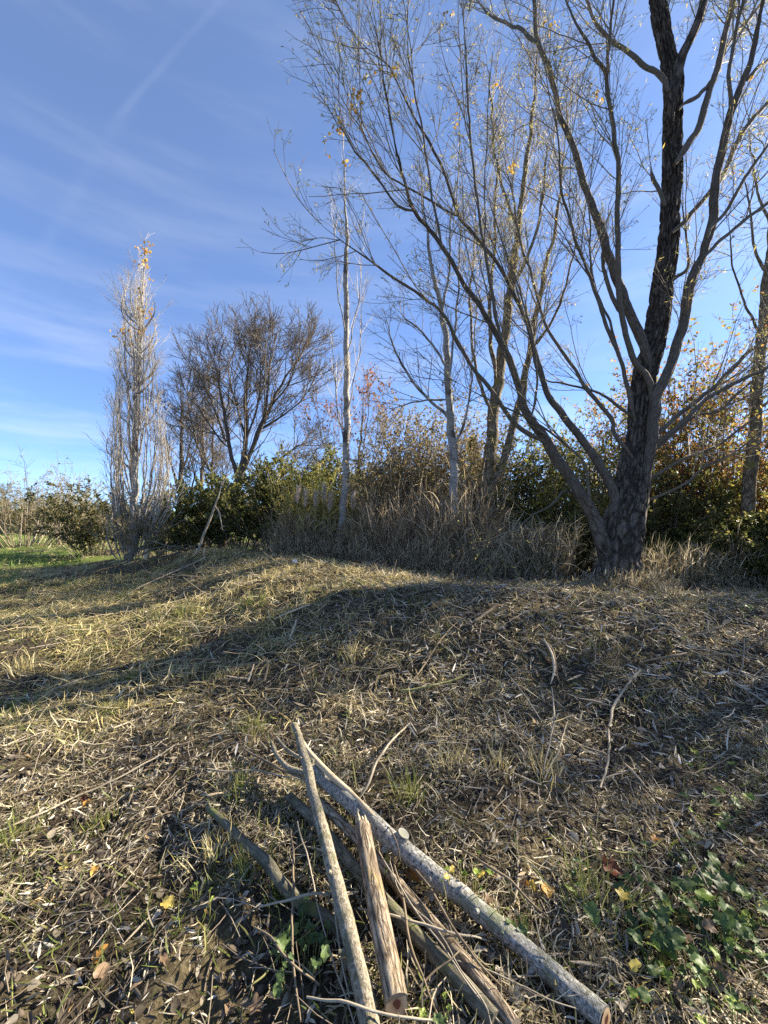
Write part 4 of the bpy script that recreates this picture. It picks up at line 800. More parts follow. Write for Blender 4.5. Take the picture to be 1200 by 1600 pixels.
def twiglitter(label, n, yr, ln, r, mat):
    x, y = frustum(n, *yr, .8); a = rng.uniform(0, 2 * np.pi, n); z = hgt(x, y) + rng.uniform(.002, .03, n)
    p = grow(np.stack([x, y, z], -1), np.stack([np.cos(a), np.sin(a), np.abs(rng.normal(0, .16, n))], -1), rng.uniform(*ln, n), 4, .14, 0)
    p[:, :, 2] = np.maximum(p[:, :, 2], hgt(p[:, :, 0], p[:, :, 1]) + .003)
    g = Geo(); rr = rng.uniform(*r, n); tubes(g, p, taper(n, 4, rr, rr * .6), 4); o = link('twig_litter', g.mesh('twig_litter'), mat); tag(o, label, 'twigs', kind='stuff')
twiglitter('thin broken twigs strewn over the near ground', 1700, (.95, 3.2), (.05, .24), (.001, .0028), M['twig_litter'])
twiglitter('thin broken twigs strewn over the bank', 2600, (2.8, 7), (.10, .5), (.002, .005), M['twig_litter'])
# clods of dark soil in the bare patches
n = 5200; x, y = frustum(n, .95, 4.5, .8); k = rng.random(n) < bare(x, y); x, y = x[k], y[k]; n = len(x); s = rng.uniform(.006, .02, n)
ico = np.array([(0, 0, 1), (.9, 0, .2), (.3, .85, .2), (-.7, .5, .2), (-.7, -.5, .2), (.3, -.85, .2), (0, 0, -.6)]); icf = np.array([(0, 1, 2), (0, 2, 3), (0, 3, 4), (0, 4, 5), (0, 5, 1), (6, 2, 1), (6, 3, 2), (6, 4, 3), (6, 5, 4), (6, 1, 5)])
v = np.stack([x, y, hgt(x, y)], -1)[:, None] + ico[None] * s[:, None, None] * rng.uniform(.6, 1.3, (n, 7, 1)); g = Geo(); g.add(v, (np.arange(n)[:, None, None] * 7 + icf[None]).reshape(-1, 3))
M['clod'] = leafy('dark soil crumb', [(0, (.035, .026, .02)), (.6, (.075, .056, .042)), (1, (.14, .11, .08))], .95, 0)
tag(link('soil_clods', g.mesh('soil_clods'), M['clod']), 'dark crumbs of bare soil between the straw', 'soil', kind='stuff')

# ---- logs and sticks -------------------------------------------------------------------
def lying(name, label, pts, mat, cat='stick', group=None, sides=14, ends=None, disp=.07, n=None, thin=1.0, jit=.0):
    """pts rows: px,py,width px,height of the centre line above the ground"""
    rows = []
    for (px, py, w, off) in pts:
        g0 = gp(px, py, off); rows.append((*g0, w / 2 / FPX * g0[1]))
    rows = np.array(rows); L_ = np.linalg.norm(np.diff(rows[:, :3], axis=0), axis=1).sum(); rows[:, 3] *= thin * .9
    q = crom(rows, n or int(max(18, L_ * 50))); uu = np.linspace(0, L_ * 9, len(q))
    q[:, :3] += jit * (np.stack([fbm(uu, np.full(len(q), rows[0, 0] * 31 + c * 5.1), 5) for c in range(3)], -1) - .5); mid = rows[len(rows) // 2, :3] * (1, 1, 0) + (0, 0, rows[:, 2].min())
    t = thing(name, mid, label, cat, group) if ends else None
    g = Geo(); tube(g, q[:, :3], q[:, 3], sides, True, knobbly(rows[0, 0] * 9, disp), rows[0, 1])
    if t is None:
        o = link(name, g.mesh(name, mid), mat, None, mid); return tag(o, label, cat, group), q
    link('bark', g.mesh('bark', mid), mat, t); return t, q
def saw_end(t, c, dirv, r, mat=None, name='cut_end'):
    dirv = nrm(np.asarray(dirv, float)); a = nrm(np.cross(dirv, (0, 0, 1.))); b = np.cross(dirv, a); g = Geo(); k = 28; ang = np.linspace(0, 2 * np.pi, k, endpoint=False)
    rr = r * (1 + .05 * np.sin(ang * 3 + 1) + .03 * np.sin(ang * 7)); ring = rr[:, None] * (np.cos(ang)[:, None] * a + np.sin(ang)[:, None] * b)
    v = np.vstack([ring * .93 + dirv * .004, ring * .5 + dirv * .005, [dirv * .004]]); j = np.arange(k); j2 = (j + 1) % k
    g.add(v, np.stack([j, j2, k + j2, k + j], -1)); g.add(v, np.stack([k + j, k + j2, np.full(k, 2 * k)], -1))
    o = link(name, g.mesh(name), M['wood_end'], t); o.location = Vector([float(q) for q in (np.asarray(c) - np.array(t.location))]); return o
pole, q = lying('pole', 'long straight tan barked pole lying on top of the log pile', [(460, 1133, 12, .30), (470, 1165, 13, .28), (482, 1210, 16, .25), (505, 1300, 20, .19), (530, 1400, 26, .14), (550, 1480, 30, .10), (575, 1590, 37, .06), (592, 1680, 40, .05)], M['log_tan'], 'log', ends=1, sides=28, disp=.13, jit=.012)
saw_end(pole, q[0, :3], q[0, :3] - q[2, :3], q[0, 3]); saw_end(pole, q[-1, :3], q[-1, :3] - q[-3, :3], q[-1, 3])
for k, u in enumerate((.10, .22, .37, .49, .63, .80)):
    i = int(u * (len(q) - 1)); dv = nrm(q[min(i + 1, len(q) - 1), :3] - q[i - 1, :3]); sdv = nrm(np.cross(dv, np.array((math.sin(k * 1.7 + 1), .3, 1.)))); c = q[i, :3]; l = q[i, 3] * (1.15 + .25 * (k % 3))
    g = Geo(); tube(g, np.array([c, c + sdv * l * .7 - dv * .004, c + sdv * l - dv * .008]), np.array([.75, .5, .4]) * q[i, 3] * .6, 9, True, knobbly(k, .15), k); link('stub', g.mesh('stub', list(pole.location)), M['log_tan'], pole)
pole, q = lying('pole', 'longest pole with pale speckled bark running to the lower right', [(492, 1203, 19, .13), (520, 1232, 23, .12), (560, 1265, 26, .11), (620, 1320, 28, .10), (700, 1385, 29, .08), (780, 1450, 30, .06), (870, 1530, 33, .05), (945, 1598, 37, .05)], M['log_speckled'], 'log', ends=1, sides=30, disp=.11, jit=.012)
saw_end(pole, q[-1, :3], q[-1, :3] - q[-3, :3], q[-1, 3])
def twig_part(t, pts, mat, name='side_branch', sides=8):
    rows = np.array([(*gp(px, py, off), w / 2 / FPX * gp(px, py, off)[1]) for (px, py, w, off) in pts]); q = crom(rows, 18); g = Geo(); tube(g, q[:, :3], q[:, 3], sides, True, knobbly(pts[0][0], .08), 1); link(name, g.mesh(name, list(t.location)), mat, t)
twig_part(pole, [(500, 1213, 10, .13), (478, 1208, 9, .13), (450, 1200, 8, .13), (432, 1180, 7, .14), (424, 1160, 5, .15)], M['log_tan'])
twig_part(pole, [(490, 1190, 6, .19), (465, 1182, 5, .19), (445, 1168, 4.5, .19), (432, 1153, 3, .19)], M['log_tan'])
twig_part(pole, [(626, 1316, 20, .11), (629, 1308, 20, .13), (631, 1303, 18, .14)], M['log_speckled'], 'knot', 12)
for k, u in enumerate((.16, .30, .43, .58, .71, .86)):   # stubs where side branches were cut off
    i = int(u * (len(q) - 1)); dv = nrm(q[min(i + 1, len(q) - 1), :3] - q[i - 1, :3]); sdv = nrm(np.cross(dv, np.array((math.sin(k * 2.1), .3, 1.)))); c = q[i, :3]; l = q[i, 3] * (1.15 + .25 * (k % 3))
    g = Geo(); tube(g, np.array([c, c + sdv * l * .7 - dv * .004, c + sdv * l - dv * .008]), np.array([.75, .5, .42]) * q[i, 3] * .6, 9, True, knobbly(k, .15), k); link('stub', g.mesh('stub', list(pole.location)), M['log_speckled'], pole)
log, q = lying('log', 'short thick rough barked log, broken at the top and sawn at the near end', [(566, 1292, 26, .17), (574, 1340, 29, .15), (585, 1395, 33, .13), (600, 1470, 37, .10), (612, 1530, 39, .08), (620, 1568, 41, .07)], M['log_rough'], 'log', ends=1, sides=40, disp=.10)
saw_end(log, q[-1, :3], q[-1, :3] - q[-3, :3] + np.array((0, -.02, .02)), q[-1, 3])
for k in range(9):   # torn splinters at the broken end
    a = k / 9 * 6.28; r = q[0, 3] * .7; c = q[0, :3] + np.array((math.cos(a) * r, 0, math.sin(a) * r)); dv = nrm(q[0, :3] - q[3, :3]); l = rng.uniform(.015, .055)
    g = Geo(); tube(g, np.array([c - dv * .02, c + dv * l * .5, c + dv * l + rng.normal(size=3) * .004]), np.array([.008, .006, .001]), 5); link('splinter', g.mesh('splinter', list(log.location)), M['split_wood'], log)
lying('log', 'dark mossy bent pole half buried under the log pile', [(452, 1246, 15, .03), (468, 1262, 17, .04), (500, 1290, 17, .04), (545, 1345, 20, .04), (590, 1400, 22, .04), (640, 1452, 24, .04), (700, 1515, 26, .04), (775, 1600, 28, .04)], M['log_dark'], 'log', sides=20)
lying('log', 'brown pole lying between the broken log and the speckled pole', [(500, 1255, 15, .06), (545, 1300, 17, .06), (595, 1352, 19, .05), (645, 1410, 21, .05), (700, 1475, 23, .05), (755, 1540, 24, .05), (805, 1605, 26, .05)], M['log_rough'], 'log', sides=18)
lying('branch', 'dark rough crooked branch reaching out left from the log pile', [(325, 1263, 9, .05), (355, 1290, 12, .05), (392, 1325, 15, .05), (418, 1350, 18, .05), (440, 1385, 19, .05), (475, 1415, 20, .04), (505, 1432, 20, .03), (545, 1470, 20, .02)], M['log_dark'], 'branch', sides=16, disp=.14)
lying('split_strip', 'long pale strip of torn wood along the top of the speckled pole', [(472, 1158, 6, .20), (485, 1178, 9, .18), (515, 1210, 10, .17), (545, 1238, 9, .16), (570, 1262, 8, .15), (600, 1292, 5, .14)], M['split_wood'], 'stick', sides=7)
for (lab, mt, pts) in [
    ('thin pale stick ending at the top of the log pile', 'stick_pale', [(325, 1203, 4, .06), (362, 1206, 5, .06), (400, 1204, 5, .07), (440, 1212, 4.5, .08), (478, 1222, 4, .09)]),
    ('long thin whitish wand left of the tan pole', 'stick_pale', [(464, 1285, 4, .12), (470, 1310, 5, .11), (482, 1350, 5, .10), (500, 1435, 5, .08), (522, 1510, 5, .06), (545, 1580, 5, .04), (560, 1630, 5, .03)]),
    ('long thin whitish wand between the broken log and the speckled pole', 'stick_pale', [(592, 1335, 4, .13), (620, 1380, 5, .12), (650, 1425, 5, .10), (700, 1495, 6, .08), (740, 1550, 6, .06), (785, 1605, 6, .05)]),
    ('second thin wand crossing the brown pole', 'stick_pale', [(608, 1345, 3, .12), (628, 1400, 4, .10), (680, 1450, 4, .09), (720, 1520, 4.5, .08), (760, 1575, 5, .06), (770, 1620, 5, .05)]),
    ('short white curved twig at the bottom of the pile', 'stick_pale', [(697, 1528, 4, .05), (682, 1545, 5, .06), (674, 1568, 5, .06), (668, 1605, 5, .05)]),
    ('yellowish stick slanting down left from the tan pole', 'stick_green', [(505, 1440, 6, .05), (470, 1468, 7, .05), (440, 1492, 7, .04), (410, 1525, 7, .03), (385, 1545, 6, .03)]),
    ('thin stick crossing the mossy pole low in the pile', 'stick_brown', [(655, 1548, 6, .07), (680, 1520, 6, .08), (705, 1498, 5, .09), (730, 1472, 4, .09)]),
    ('dark thin curved stem bent over the speckled pole', 'stick_brown', [(603, 1290, 4, .13), (612, 1300, 4, .17), (620, 1320, 4, .17), (624, 1345, 4, .10)]),
    ('thin twig lying from the wands to the speckled pole', 'stick_pale', [(705, 1500, 4, .07), (760, 1520, 4.5, .06), (820, 1545, 4.5, .06), (870, 1570, 4, .05), (905, 1580, 3, .05)]),
    ('long grey stick on the crest left of the cut sapling', 'stick_pale', [(322, 871, 4, .06), (295, 884, 5, .05), (260, 899, 5, .05), (225, 915, 5, .04), (200, 928, 4, .03)]),
    ('longest thin stick across the left foreground', 'stick_pale', [(-30, 1315, 6, .03), (50, 1277, 6, .04), (120, 1246, 6, .04), (190, 1212, 5.5, .05), (245, 1182, 5, .05), (272, 1166, 4, .04)]),
    ('brown stick just above the longest left stick', 'stick_brown', [(-20, 1262, 6, .03), (60, 1232, 6, .03), (120, 1215, 6, .03), (165, 1196, 5, .03)]),
    ('pale stick by the left edge on the sunlit slope', 'stick_pale', [(-10, 1092, 5, .05), (50, 1090, 5, .04), (90, 1075, 6, .04), (130, 1060, 5, .04), (155, 1048, 4, .04)]),
    ('brown stick lying in the left shade band', 'stick_brown', [(240, 1172, 5, .03), (280, 1165, 6, .03), (320, 1152, 6, .03), (372, 1146, 5, .03)]),
    ('thick short brown chunk of branch near the top of the bank', 'stick_brown', [(732, 976, 9, .05), (750, 966, 11, .05), (776, 946, 9, .07)]),
    ('green barked broken stick in the middle of the bank face', 'stick_green', [(626, 1081, 11, .04), (650, 1078, 9, .04), (690, 1069, 8, .04), (730, 1054, 6, .05)]),
    ('brown stick right of the green barked stick', 'stick_brown', [(692, 1050, 6, .04), (735, 1046, 8, .04), (775, 1050, 6, .04)]),
    ('curved thin stick above the green barked stick', 'stick_brown', [(645, 1065, 4, .04), (668, 1032, 5, .05), (690, 998, 5, .05), (716, 970, 4, .05)]),
    ('forked grey stick in the dark debris on the right', 'stick_pale', [(952, 1138, 9, .04), (958, 1105, 9, .05), (975, 1078, 8, .06), (1000, 1046, 6, .06)]),
    ('dark smooth branch piece high on the right of the bank', 'stick_brown', [(1000, 1036, 5, .04), (1030, 1030, 9, .05), (1055, 1026, 11, .05), (1073, 1022, 8, .05)]),
    ('long thin pale stalk slanting down the bank face', 'stick_pale', [(788, 1048, 3, .06), (815, 1080, 4, .06), (850, 1130, 4, .06), (895, 1158, 4, .06), (945, 1178, 4, .05)]),
    ('upright pale stalk leaning on the bank face', 'stick_pale', [(862, 1075, 4, .10), (866, 1110, 5, .10), (860, 1155, 5, .08), (848, 1212, 6, .03)]),
    ('second upright pale stalk crossing the slanting stalk', 'stick_pale', [(886, 1128, 4, .08), (876, 1165, 5, .06), (862, 1195, 5, .04), (850, 1220, 5, .03)]),
    ('pale stalk standing below the forked stick', 'stick_pale', [(950, 1140, 7, .08), (952, 1175, 7, .06), (946, 1205, 7, .04), (938, 1232, 7, .03)]),
    ('thin brown stick above the green leaves on the right', 'stick_brown', [(1080, 1212, 5, .04), (1110, 1200, 6, .04), (1145, 1182, 5, .05), (1172, 1166, 4, .05)]),
    ('pale stick at the right edge of the bank', 'stick_pale', [(1215, 1112, 5, .05), (1180, 1088, 6, .05), (1155, 1072, 5, .05), (1130, 1052, 4, .05)]),
    ('whitish peeled stick among the green leaves', 'stick_pale', [(1046, 1280, 4, .06), (1065, 1315, 6, .06), (1085, 1348, 6, .06), (1108, 1388, 5, .05)]),
    ('short cut stick with torn end near the dark soil', 'stick_green', [(950, 1328, 7, .03), (975, 1334, 8, .03), (1005, 1338, 8, .03)]),
    ('pale splintered shard on the left of the bank', 'split_wood', [(452, 1000, 3, .04), (458, 985, 7, .07), (463, 968, 3, .10)]),
    ('flat pale shard high on the bank', 'split_wood', [(428, 968, 3, .05), (455, 955, 7, .06), (484, 945, 4, .06)]),
    ('bright standing shard left of the log pile', 'split_wood', [(388, 1066, 6, .03), (392, 1052, 6, .07), (396, 1038, 3, .10)]),
    ('orange brown broken stub beside the bright shard', 'stick_brown', [(413, 1066, 8, .02), (416, 1055, 9, .05), (419, 1040, 5, .08)]),
    ('dark broken branch in the debris below the willow', 'stick_brown', [(845, 1000, 12, .05), (862, 1015, 13, .06), (868, 1045, 11, .05), (873, 1065, 6, .04)]),
    ('weathered grey shard in the debris below the willow', 'split_wood', [(850, 998, 4, .10), (862, 1020, 9, .10), (866, 1050, 8, .08), (860, 1068, 3, .06)]),
    ('short stick by the left edge of the bare soil', 'stick_pale', [(0, 1168, 5, .03), (18, 1162, 6, .03), (40, 1152, 4, .03)]),
    ('grey stick between the pile and the left shade band', 'stick_pale', [(178, 1138, 5, .03), (205, 1128, 5, .03), (225, 1120, 4, .03)]),
    ('pale stalk lying on the sunlit slope under the poplar', 'stick_pale', [(205, 1065, 4, .04), (180, 1068, 5, .04), (150, 1078, 4, .04)]),
    ('thin stick upright in front of the speckled pole', 'stick_green', [(556, 1232, 3, .10), (553, 1205, 4, .18), (550, 1185, 2, .24)]),
    ]:
    lying('stick', lab, pts, M[mt], 'stick', sides=9, disp=.2, thin=.5, jit=.014)
# loose thin wands tangled through the pile
wands = ['leftmost loose thin wand beside the tan pole', 'thin wand slipping under the tan pole', 'thin wand crossing the crooked branch', 'thin wand lying along the broken log', 'hair thin wand on the brown pole', 'thin wand pointing at the speckled pole', 'bent thin wand near the bottom edge', 'thin wand between the two dark poles', 'loose thin wand right of the speckled pole', 'short thin wand below the crooked branch', 'thin wand at the top of the pile pointing left', 'thin wand at the top of the pile pointing right']
for lab, (x0, y0, x1, y1) in zip(wands, [(455, 1300, 470, 1600), (500, 1260, 545, 1560), (405, 1420, 560, 1395), (575, 1290, 640, 1600), (640, 1350, 800, 1560), (560, 1420, 760, 1470), (480, 1560, 700, 1600), (610, 1330, 690, 1600), (720, 1330, 860, 1440), (400, 1450, 500, 1540), (520, 1240, 380, 1170), (560, 1250, 640, 1130)]):
    k = len(lab); mx, my = (x0 + x1) / 2 + 12 * math.sin(k * 1.7), (y0 + y1) / 2 + 8 * math.cos(k * 2.3)
    lying('stick', lab, [(x0, y0, 3.0, .07), ((x0 + mx) / 2 + 4, (y0 + my) / 2, 4.2, .10), (mx, my, 4.2, .10), ((x1 + mx) / 2 - 4, (y1 + my) / 2, 3.8, .08), (x1, y1, 2.6, .04)], M['stick_pale' if k % 2 else 'stick_brown'], 'stick', sides=7, disp=.15, jit=.012)
# small pale splinters, alike, each a thing
spl_me = []
for k in range(8):
    g = Geo(); l = .5 + .1 * k; p = np.stack([np.linspace(-.5, .5, 5), .05 * np.sin(np.linspace(0, 3, 5) + k), .02 * np.cos(np.linspace(0, 4, 5) * k)], -1); tube(g, p, np.array([.012, .045, .05, .04, .006]) * (.7 + .06 * k), 6, True, knobbly(k, .25)); spl_me.append(g.mesh('splinter')); spl_me[-1].materials.append(M['split_wood' if k % 3 else 'stick_pale'])
k = 0
while k < 170:
    px = rng.uniform(330, 1190) if rng.random() < .8 else rng.uniform(10, 600); py = rng.uniform(950, 1240) if rng.random() < .7 else rng.uniform(1200, 1590)
    c = gp(px, py, .022); o = bpy.data.objects.new('splinter', spl_me[k % 8]); COL.objects.link(o); o.location = c.tolist(); s = rng.uniform(.04, .15) * (.7 + .15 * c[1]); o.scale = (s * 1.3, s * rng.uniform(.5, 1.1), s * .8)
    o.rotation_euler = (0, rng.normal(0, .22), rng.uniform(0, 6.28)); tag(o, 'small pale wood splinter lying ' + ('among the leaves in the right foreground' if py > 1230 and px > 760 else 'on the ground close around the log pile' if py > 1180 and px > 380 else 'in the straw of the left foreground' if py > 1230 or px < 380 else 'on the shaded right part of the bank face' if px > 850 else 'near the top of the bank' if py < 1030 else 'on the middle of the bank face'), 'splinter', 'wood splinters strewn over the bank'); k += 1

# the cut sapling stuck in the crest, its side twig, the brush pile, the white stone
sd = 7.6; sb = gp(309, 866); sb = np.array(((309 - 600) / FPX * sd, sd, float(hgt((309 - 600) / FPX * sd, sd)) - .03)); sap = thing('cut_sapling', sb, 'thin pale bent sapling pole standing on the crest before the brambles', 'sapling')
p, r = stem3([(309, 872, 4.0), (316, 846, 3.6), (327, 820, 3.3), (336, 795, 3), (343, 775, 2.7), (347, 755, 2.4)], sd, sd); p[:, 2] += sb[2] - p[0, 2]; g = Geo(); tube(g, p, r, 9, True, knobbly(3)); link('stem', g.mesh('stem', sb), M['stick_pale'], sap)
p2, r2 = stem3([(336, 800, 3), (342, 808, 2.6), (345, 822, 2), (348, 838, 1.4)], sd, sd - .1); p2[:, 2] += p[int(len(p) * .62), 2] - p2[0, 2]; g = Geo(); tube(g, p2, r2, 6); link('side_twig', g.mesh('side_twig', sb), M['stick_pale'], sap)
c, dd, _ = spawn(p2[None], 14, .2, 1, 40); g = Geo(); qq = grow(c, dd, rng.uniform(.03, .1, 14), 4, .2, -.1); tubes(g, qq, taper(14, 4, .003, .001)); link('twigs', g.mesh('twigs', sb), M['pale_twig'], sap)['kind'] = 'stuff'
p3, r3 = stem3([(345, 765, 3), (352, 750, 2), (360, 742, 1.2)], sd, sd + .1); p3[:, 2] += p[-3, 2] - p3[0, 2]; g = Geo(); tube(g, p3, r3, 6); link('side_twig', g.mesh('side_twig', sb), M['stick_pale'], sap)
bb = ['dark branch lying lowest on the brush pile by the poplar clump', 'dark branch slanting across the brush pile by the poplar clump', 'long dark branch on top of the brush pile', 'crooked dark branch at the right of the brush pile', 'short dark branch at the front of the brush pile', 'dark branch sticking out behind the brush pile', 'thin dark branch bridging the brush pile', 'bent dark branch at the left of the brush pile', 'pale barked branch in the middle of the brush pile', 'dark forked looking branch at the back of the brush pile']
for k in range(10):
    cx = -4.55 + rng.uniform(-.3, .3); cy = 8.3 + rng.uniform(-.35, .35); z = float(hgt(cx, cy)) + .05 + .03 * k; l = rng.uniform(.5, 1.1); a = rng.normal(0, .5); n = 10; u = np.linspace(-.5, .5, n)
    pp = np.stack([cx + u * l * math.cos(a), cy + u * l * math.sin(a) + .05 * np.sin(u * 6 + k), z + u * rng.normal(0, .15) + .04 * np.cos(u * 5 + k)], -1); pp[:, 2] = np.maximum(pp[:, 2], hgt(pp[:, 0], pp[:, 1]) + .015); b0 = pp.mean(0) * (1, 1, 0) + (0, 0, pp[:, 2].min()); g = Geo(); tube(g, pp, np.linspace(.020, .009, n), 9, True, knobbly(k)); o = link('branch', g.mesh('branch', b0), M['stick_brown'] if k == 8 else M['log_dark'], None, b0); tag(o, bb[k], 'branch', 'branches of the brush pile')
# cut stumps of the poplar clump
for (px, py, h, lab) in [(196, 864, .22, 'short cut stump at the left foot of the columnar poplar'), (228, 862, .30, 'pale torn stump at the right foot of the columnar poplar'), (306, 868, .12, 'low pale stub beside the cut sapling'), (318, 868, .14, 'second low pale stub right of the cut sapling')]:
    d = 8.8 if px < 250 else 7.55; x = (px - 600) / FPX * d; b = np.array((x, d, float(hgt(x, d)) - .02)); g = Geo(); n = 8; pp = b + np.stack([np.linspace(0, .03, n), 0 * np.zeros(n), np.linspace(0, h, n)], -1); tube(g, pp, np.linspace(.055, .04, n) * (1 if px < 250 else .4), 14, True, knobbly(px, .12)); tag(link('stump', g.mesh('stump', b), M['olive_bark'] if px < 200 else M['split_wood'], None, b), lab, 'stump')
c = gp(461, 878, .02); g = Geo(); uu = np.linspace(0, np.pi, 9); pp = c + np.stack([-.045 * np.cos(uu), 0 * uu, 0 * uu], -1); tube(g, pp, .035 * np.sin(uu) + .001, 12, False, lambda a, s, r: r * .25 * (fbm(a * .8, s * 20, 4) - .5))
st = leafy('white stone', [(0, (.7, .68, .63)), (1, (.74, .72, .68))], .8, 0); tag(link('stone', g.mesh('stone', c), st, None, c), 'small white stone on the crest in front of the reeds', 'stone')

# ---- plants and single leaves --------------------------------------------------------------
def leaf_mesh(kind, seed):
    """a single leaf: lobed or heart outline with midrib fold, small curl, toothed margin"""
    r = np.random.default_rng(seed); k = 22; th = np.linspace(0, 2 * np.pi, k, endpoint=False)
    if kind == 'lobed': rr = .5 + .12 * np.cos(5 * th) + .04 * np.cos(11 * th + 1)
    elif kind == 'heart': rr = .5 * (1 - .18 * np.cos(th) ** 8 * (np.cos(th) < 0)) + .025 * np.cos(11 * th)
    else: rr = np.full(k, .5) + .02 * np.cos(9 * th)
    x = rr * np.cos(th); y = rr * np.sin(th) * {'lobed': .95, 'heart': .86, 'narrow': .26, 'oval': .62}[kind]
    if kind in ('heart', 'oval', 'narrow'): x = x + .06 * np.cos(2 * th)
    cu = r.uniform(.1, .5); z = .35 * np.abs(y) - cu * x * x + .07 * np.sin(4 * th + seed) + .04 * np.sin(9 * th)
    v = np.vstack([np.stack([x, y, z], -1), np.stack([x * .5, y * .5, .11 * np.abs(y) - cu * x * x * .25], -1), [(0, 0, 0)]]); j = np.arange(k); j2 = (j + 1) % k
    g = Geo(); g.add(v, np.stack([j, j2, k + j2, k + j], -1)); g.add(v, np.stack([k + j, k + j2, np.full(k, 2 * k)], -1)); return g
def leafmat(name, col, col2):
    m = new_mat(name); nd = m.node_tree.nodes; lk = m.node_tree.links.new; o = nd.new('ShaderNodeOutputMaterial'); p = nd.new('ShaderNodeBsdfPrincipled'); p.inputs['Roughness'].default_value = .5; p.inputs['Specular IOR Level'].default_value = .35
    t = nd.new('ShaderNodeTexCoord'); n = nd.new('ShaderNodeTexNoise'); n.inputs['Scale'].default_value = 5; n.inputs['Detail'].default_value = 5; lk(t.outputs['Object'], n.inputs['Vector']); oi = nd.new('ShaderNodeObjectInfo')
    a = nd.new('ShaderNodeMath'); a.operation = 'MULTIPLY_ADD'; lk(oi.outputs['Random'], a.inputs[0]); a.inputs[1].default_value = .5; s = nd.new('ShaderNodeMath'); s.operation = 'SUBTRACT'; lk(n.outputs[0], s.inputs[0]); s.inputs[1].default_value = .25; lk(s.outputs[0], a.inputs[2])
    r = ramp(nd, [(.2, col), (.8, col2)]); lk(a.outputs[0], r.inputs[0]); lk(r.outputs[0], p.inputs['Base Color']); tr = nd.new('ShaderNodeBsdfTranslucent'); lk(r.outputs[0], tr.inputs[0]); ms = nd.new('ShaderNodeMixShader'); ms.inputs[0].default_value = .35; lk(p.outputs[0], ms.inputs[1]); lk(tr.outputs[0], ms.inputs[2]); lk(ms.outputs[0], o.inputs[0]); return m
LM = {'green': leafmat('plant leaf', (.045, .08, .028), (.13, .19, .055)), 'lime': leafmat('young leaf', (.12, .19, .03), (.26, .33, .06)), 'orange': leafmat('orange fallen leaf', (.34, .15, .03), (.58, .33, .08)), 'yellow': leafmat('yellow fallen leaf', (.48, .34, .06), (.64, .52, .14)),
      'brown': leafmat('brown fallen leaf', (.13, .085, .05), (.30, .21, .13)), 'pale': leafmat('pale fallen leaf', (.36, .31, .24), (.56, .50, .41)), 'rust': leafmat('rust fallen leaf', (.16, .055, .025), (.30, .11, .05))}
LEAF = {}
for kd in ('lobed', 'heart', 'oval', 'narrow'):
    for v in range(3):
        for c_ in LM:
            pass
        LEAF[kd, v] = leaf_mesh(kd, v * 7 + len(kd))
_lm = {}
def leaf_obj(kind, v, colr, parent=None):
    if (kind, v, colr) not in _lm:
        me = LEAF[kind, v].mesh('leaf'); me.materials.append(LM[colr]); _lm[kind, v, colr] = me
    o = bpy.data.objects.new('leaf' if parent else 'fallen_leaf', _lm[kind, v, colr]); COL.objects.link(o)
    if parent: o.parent = parent
    return o
def plant(name, label, spots, colr, kind, size, hgt_=(.015, .10), group=None, cat='plant'):
    """spots: pixel centres of leaves seen; each leaf stands on a thin stalk from the shared root"""
    g0 = np.array([gp(px, py + 14) for px, py in spots]); root = g0.mean(0); root[2] = float(hgt(root[0], root[1])); t = thing(name, root, label, cat, group); g = Geo()
    for k, (px, py) in enumerate(spots):
        off = rng.uniform(*hgt_); c = gp(px, py, off); b = np.array((c[0] * .75 + root[0] * .25, c[1] * .75 + root[1] * .25, 0)); b[2] = float(hgt(b[0], b[1]))
        mid = (b + c) / 2 + (0, 0, .03); qq = crom(np.array([b, mid, c]), 7); tube(g, qq, np.linspace(.0022, .0012, 7), 4)
        o = leaf_obj(kind if isinstance(kind, str) else kind[k % len(kind)], k % 3, colr if isinstance(colr, str) else colr[k % len(colr)], t); s = size * .60 * rng.uniform(.5, 1.25) / FPX * c[1]
        o.location = Vector((c - root).tolist()); o.scale = (s, s, s); o.rotation_euler = (rng.normal(-.05, .3), rng.normal(.12, .3), rng.uniform(0, 6.28))
    link('stems', g.mesh('stems', root), M['stick_green'], t)['kind'] = 'stuff'
def cluster(cx, cy, sx, sy, n): return [(cx + rng.normal(0, sx), cy + rng.normal(0, sy)) for _ in range(n)]
plant('bramble_plant', 'broad leaved green plant patch at the lower right corner', cluster(1125, 1478, 58, 50, 70) , ['green'] * 6 + ['lime', 'brown'], ['heart', 'heart', 'oval'], 40)
plant('bramble_plant', 'green lobed plant left of the broad leaved patch', cluster(1025, 1430, 34, 54, 40), ['green'] * 5 + ['lime', 'yellow'], ['lobed', 'oval'], 38)
plant('bramble_plant', 'dark green plant above the broad leaved patch', cluster(1085, 1400, 56, 44, 44), ['green'], ['oval', 'heart', 'lobed'], 36)
plant('bramble_plant', 'greyish green seedlings near the right edge', cluster(1145, 1265, 22, 26, 9), ['green', 'lime'], ['heart'], 26)
plant('bramble_plant', 'fresh lime seedling leaves on the right of the bank', cluster(1080, 1210, 40, 22, 9), ['lime', 'green'], ['oval'], 20)
plant('bramble_plant', 'small lime leaved plant growing over the speckled pole', cluster(722, 1362, 14, 16, 14), ['lime', 'lime', 'yellow'], ['heart', 'oval'], 20, (.08, .2))
plant('bramble_plant', 'long leaved green weed right of the speckled pole', [(898, 1365), (905, 1385), (915, 1402), (892, 1392), (908, 1350)], ['green', 'lime'], ['narrow'], 46)
plant('bramble_plant', 'dark green plant in the shade left of the tan pole', cluster(468, 1478, 28, 36, 40), ['green'], ['heart', 'oval', 'lobed'], 28)
plant('bramble_plant', 'small lime weed at the foot of the crooked branch', cluster(312, 1398, 12, 9, 6), ['lime'], ['oval'], 16)
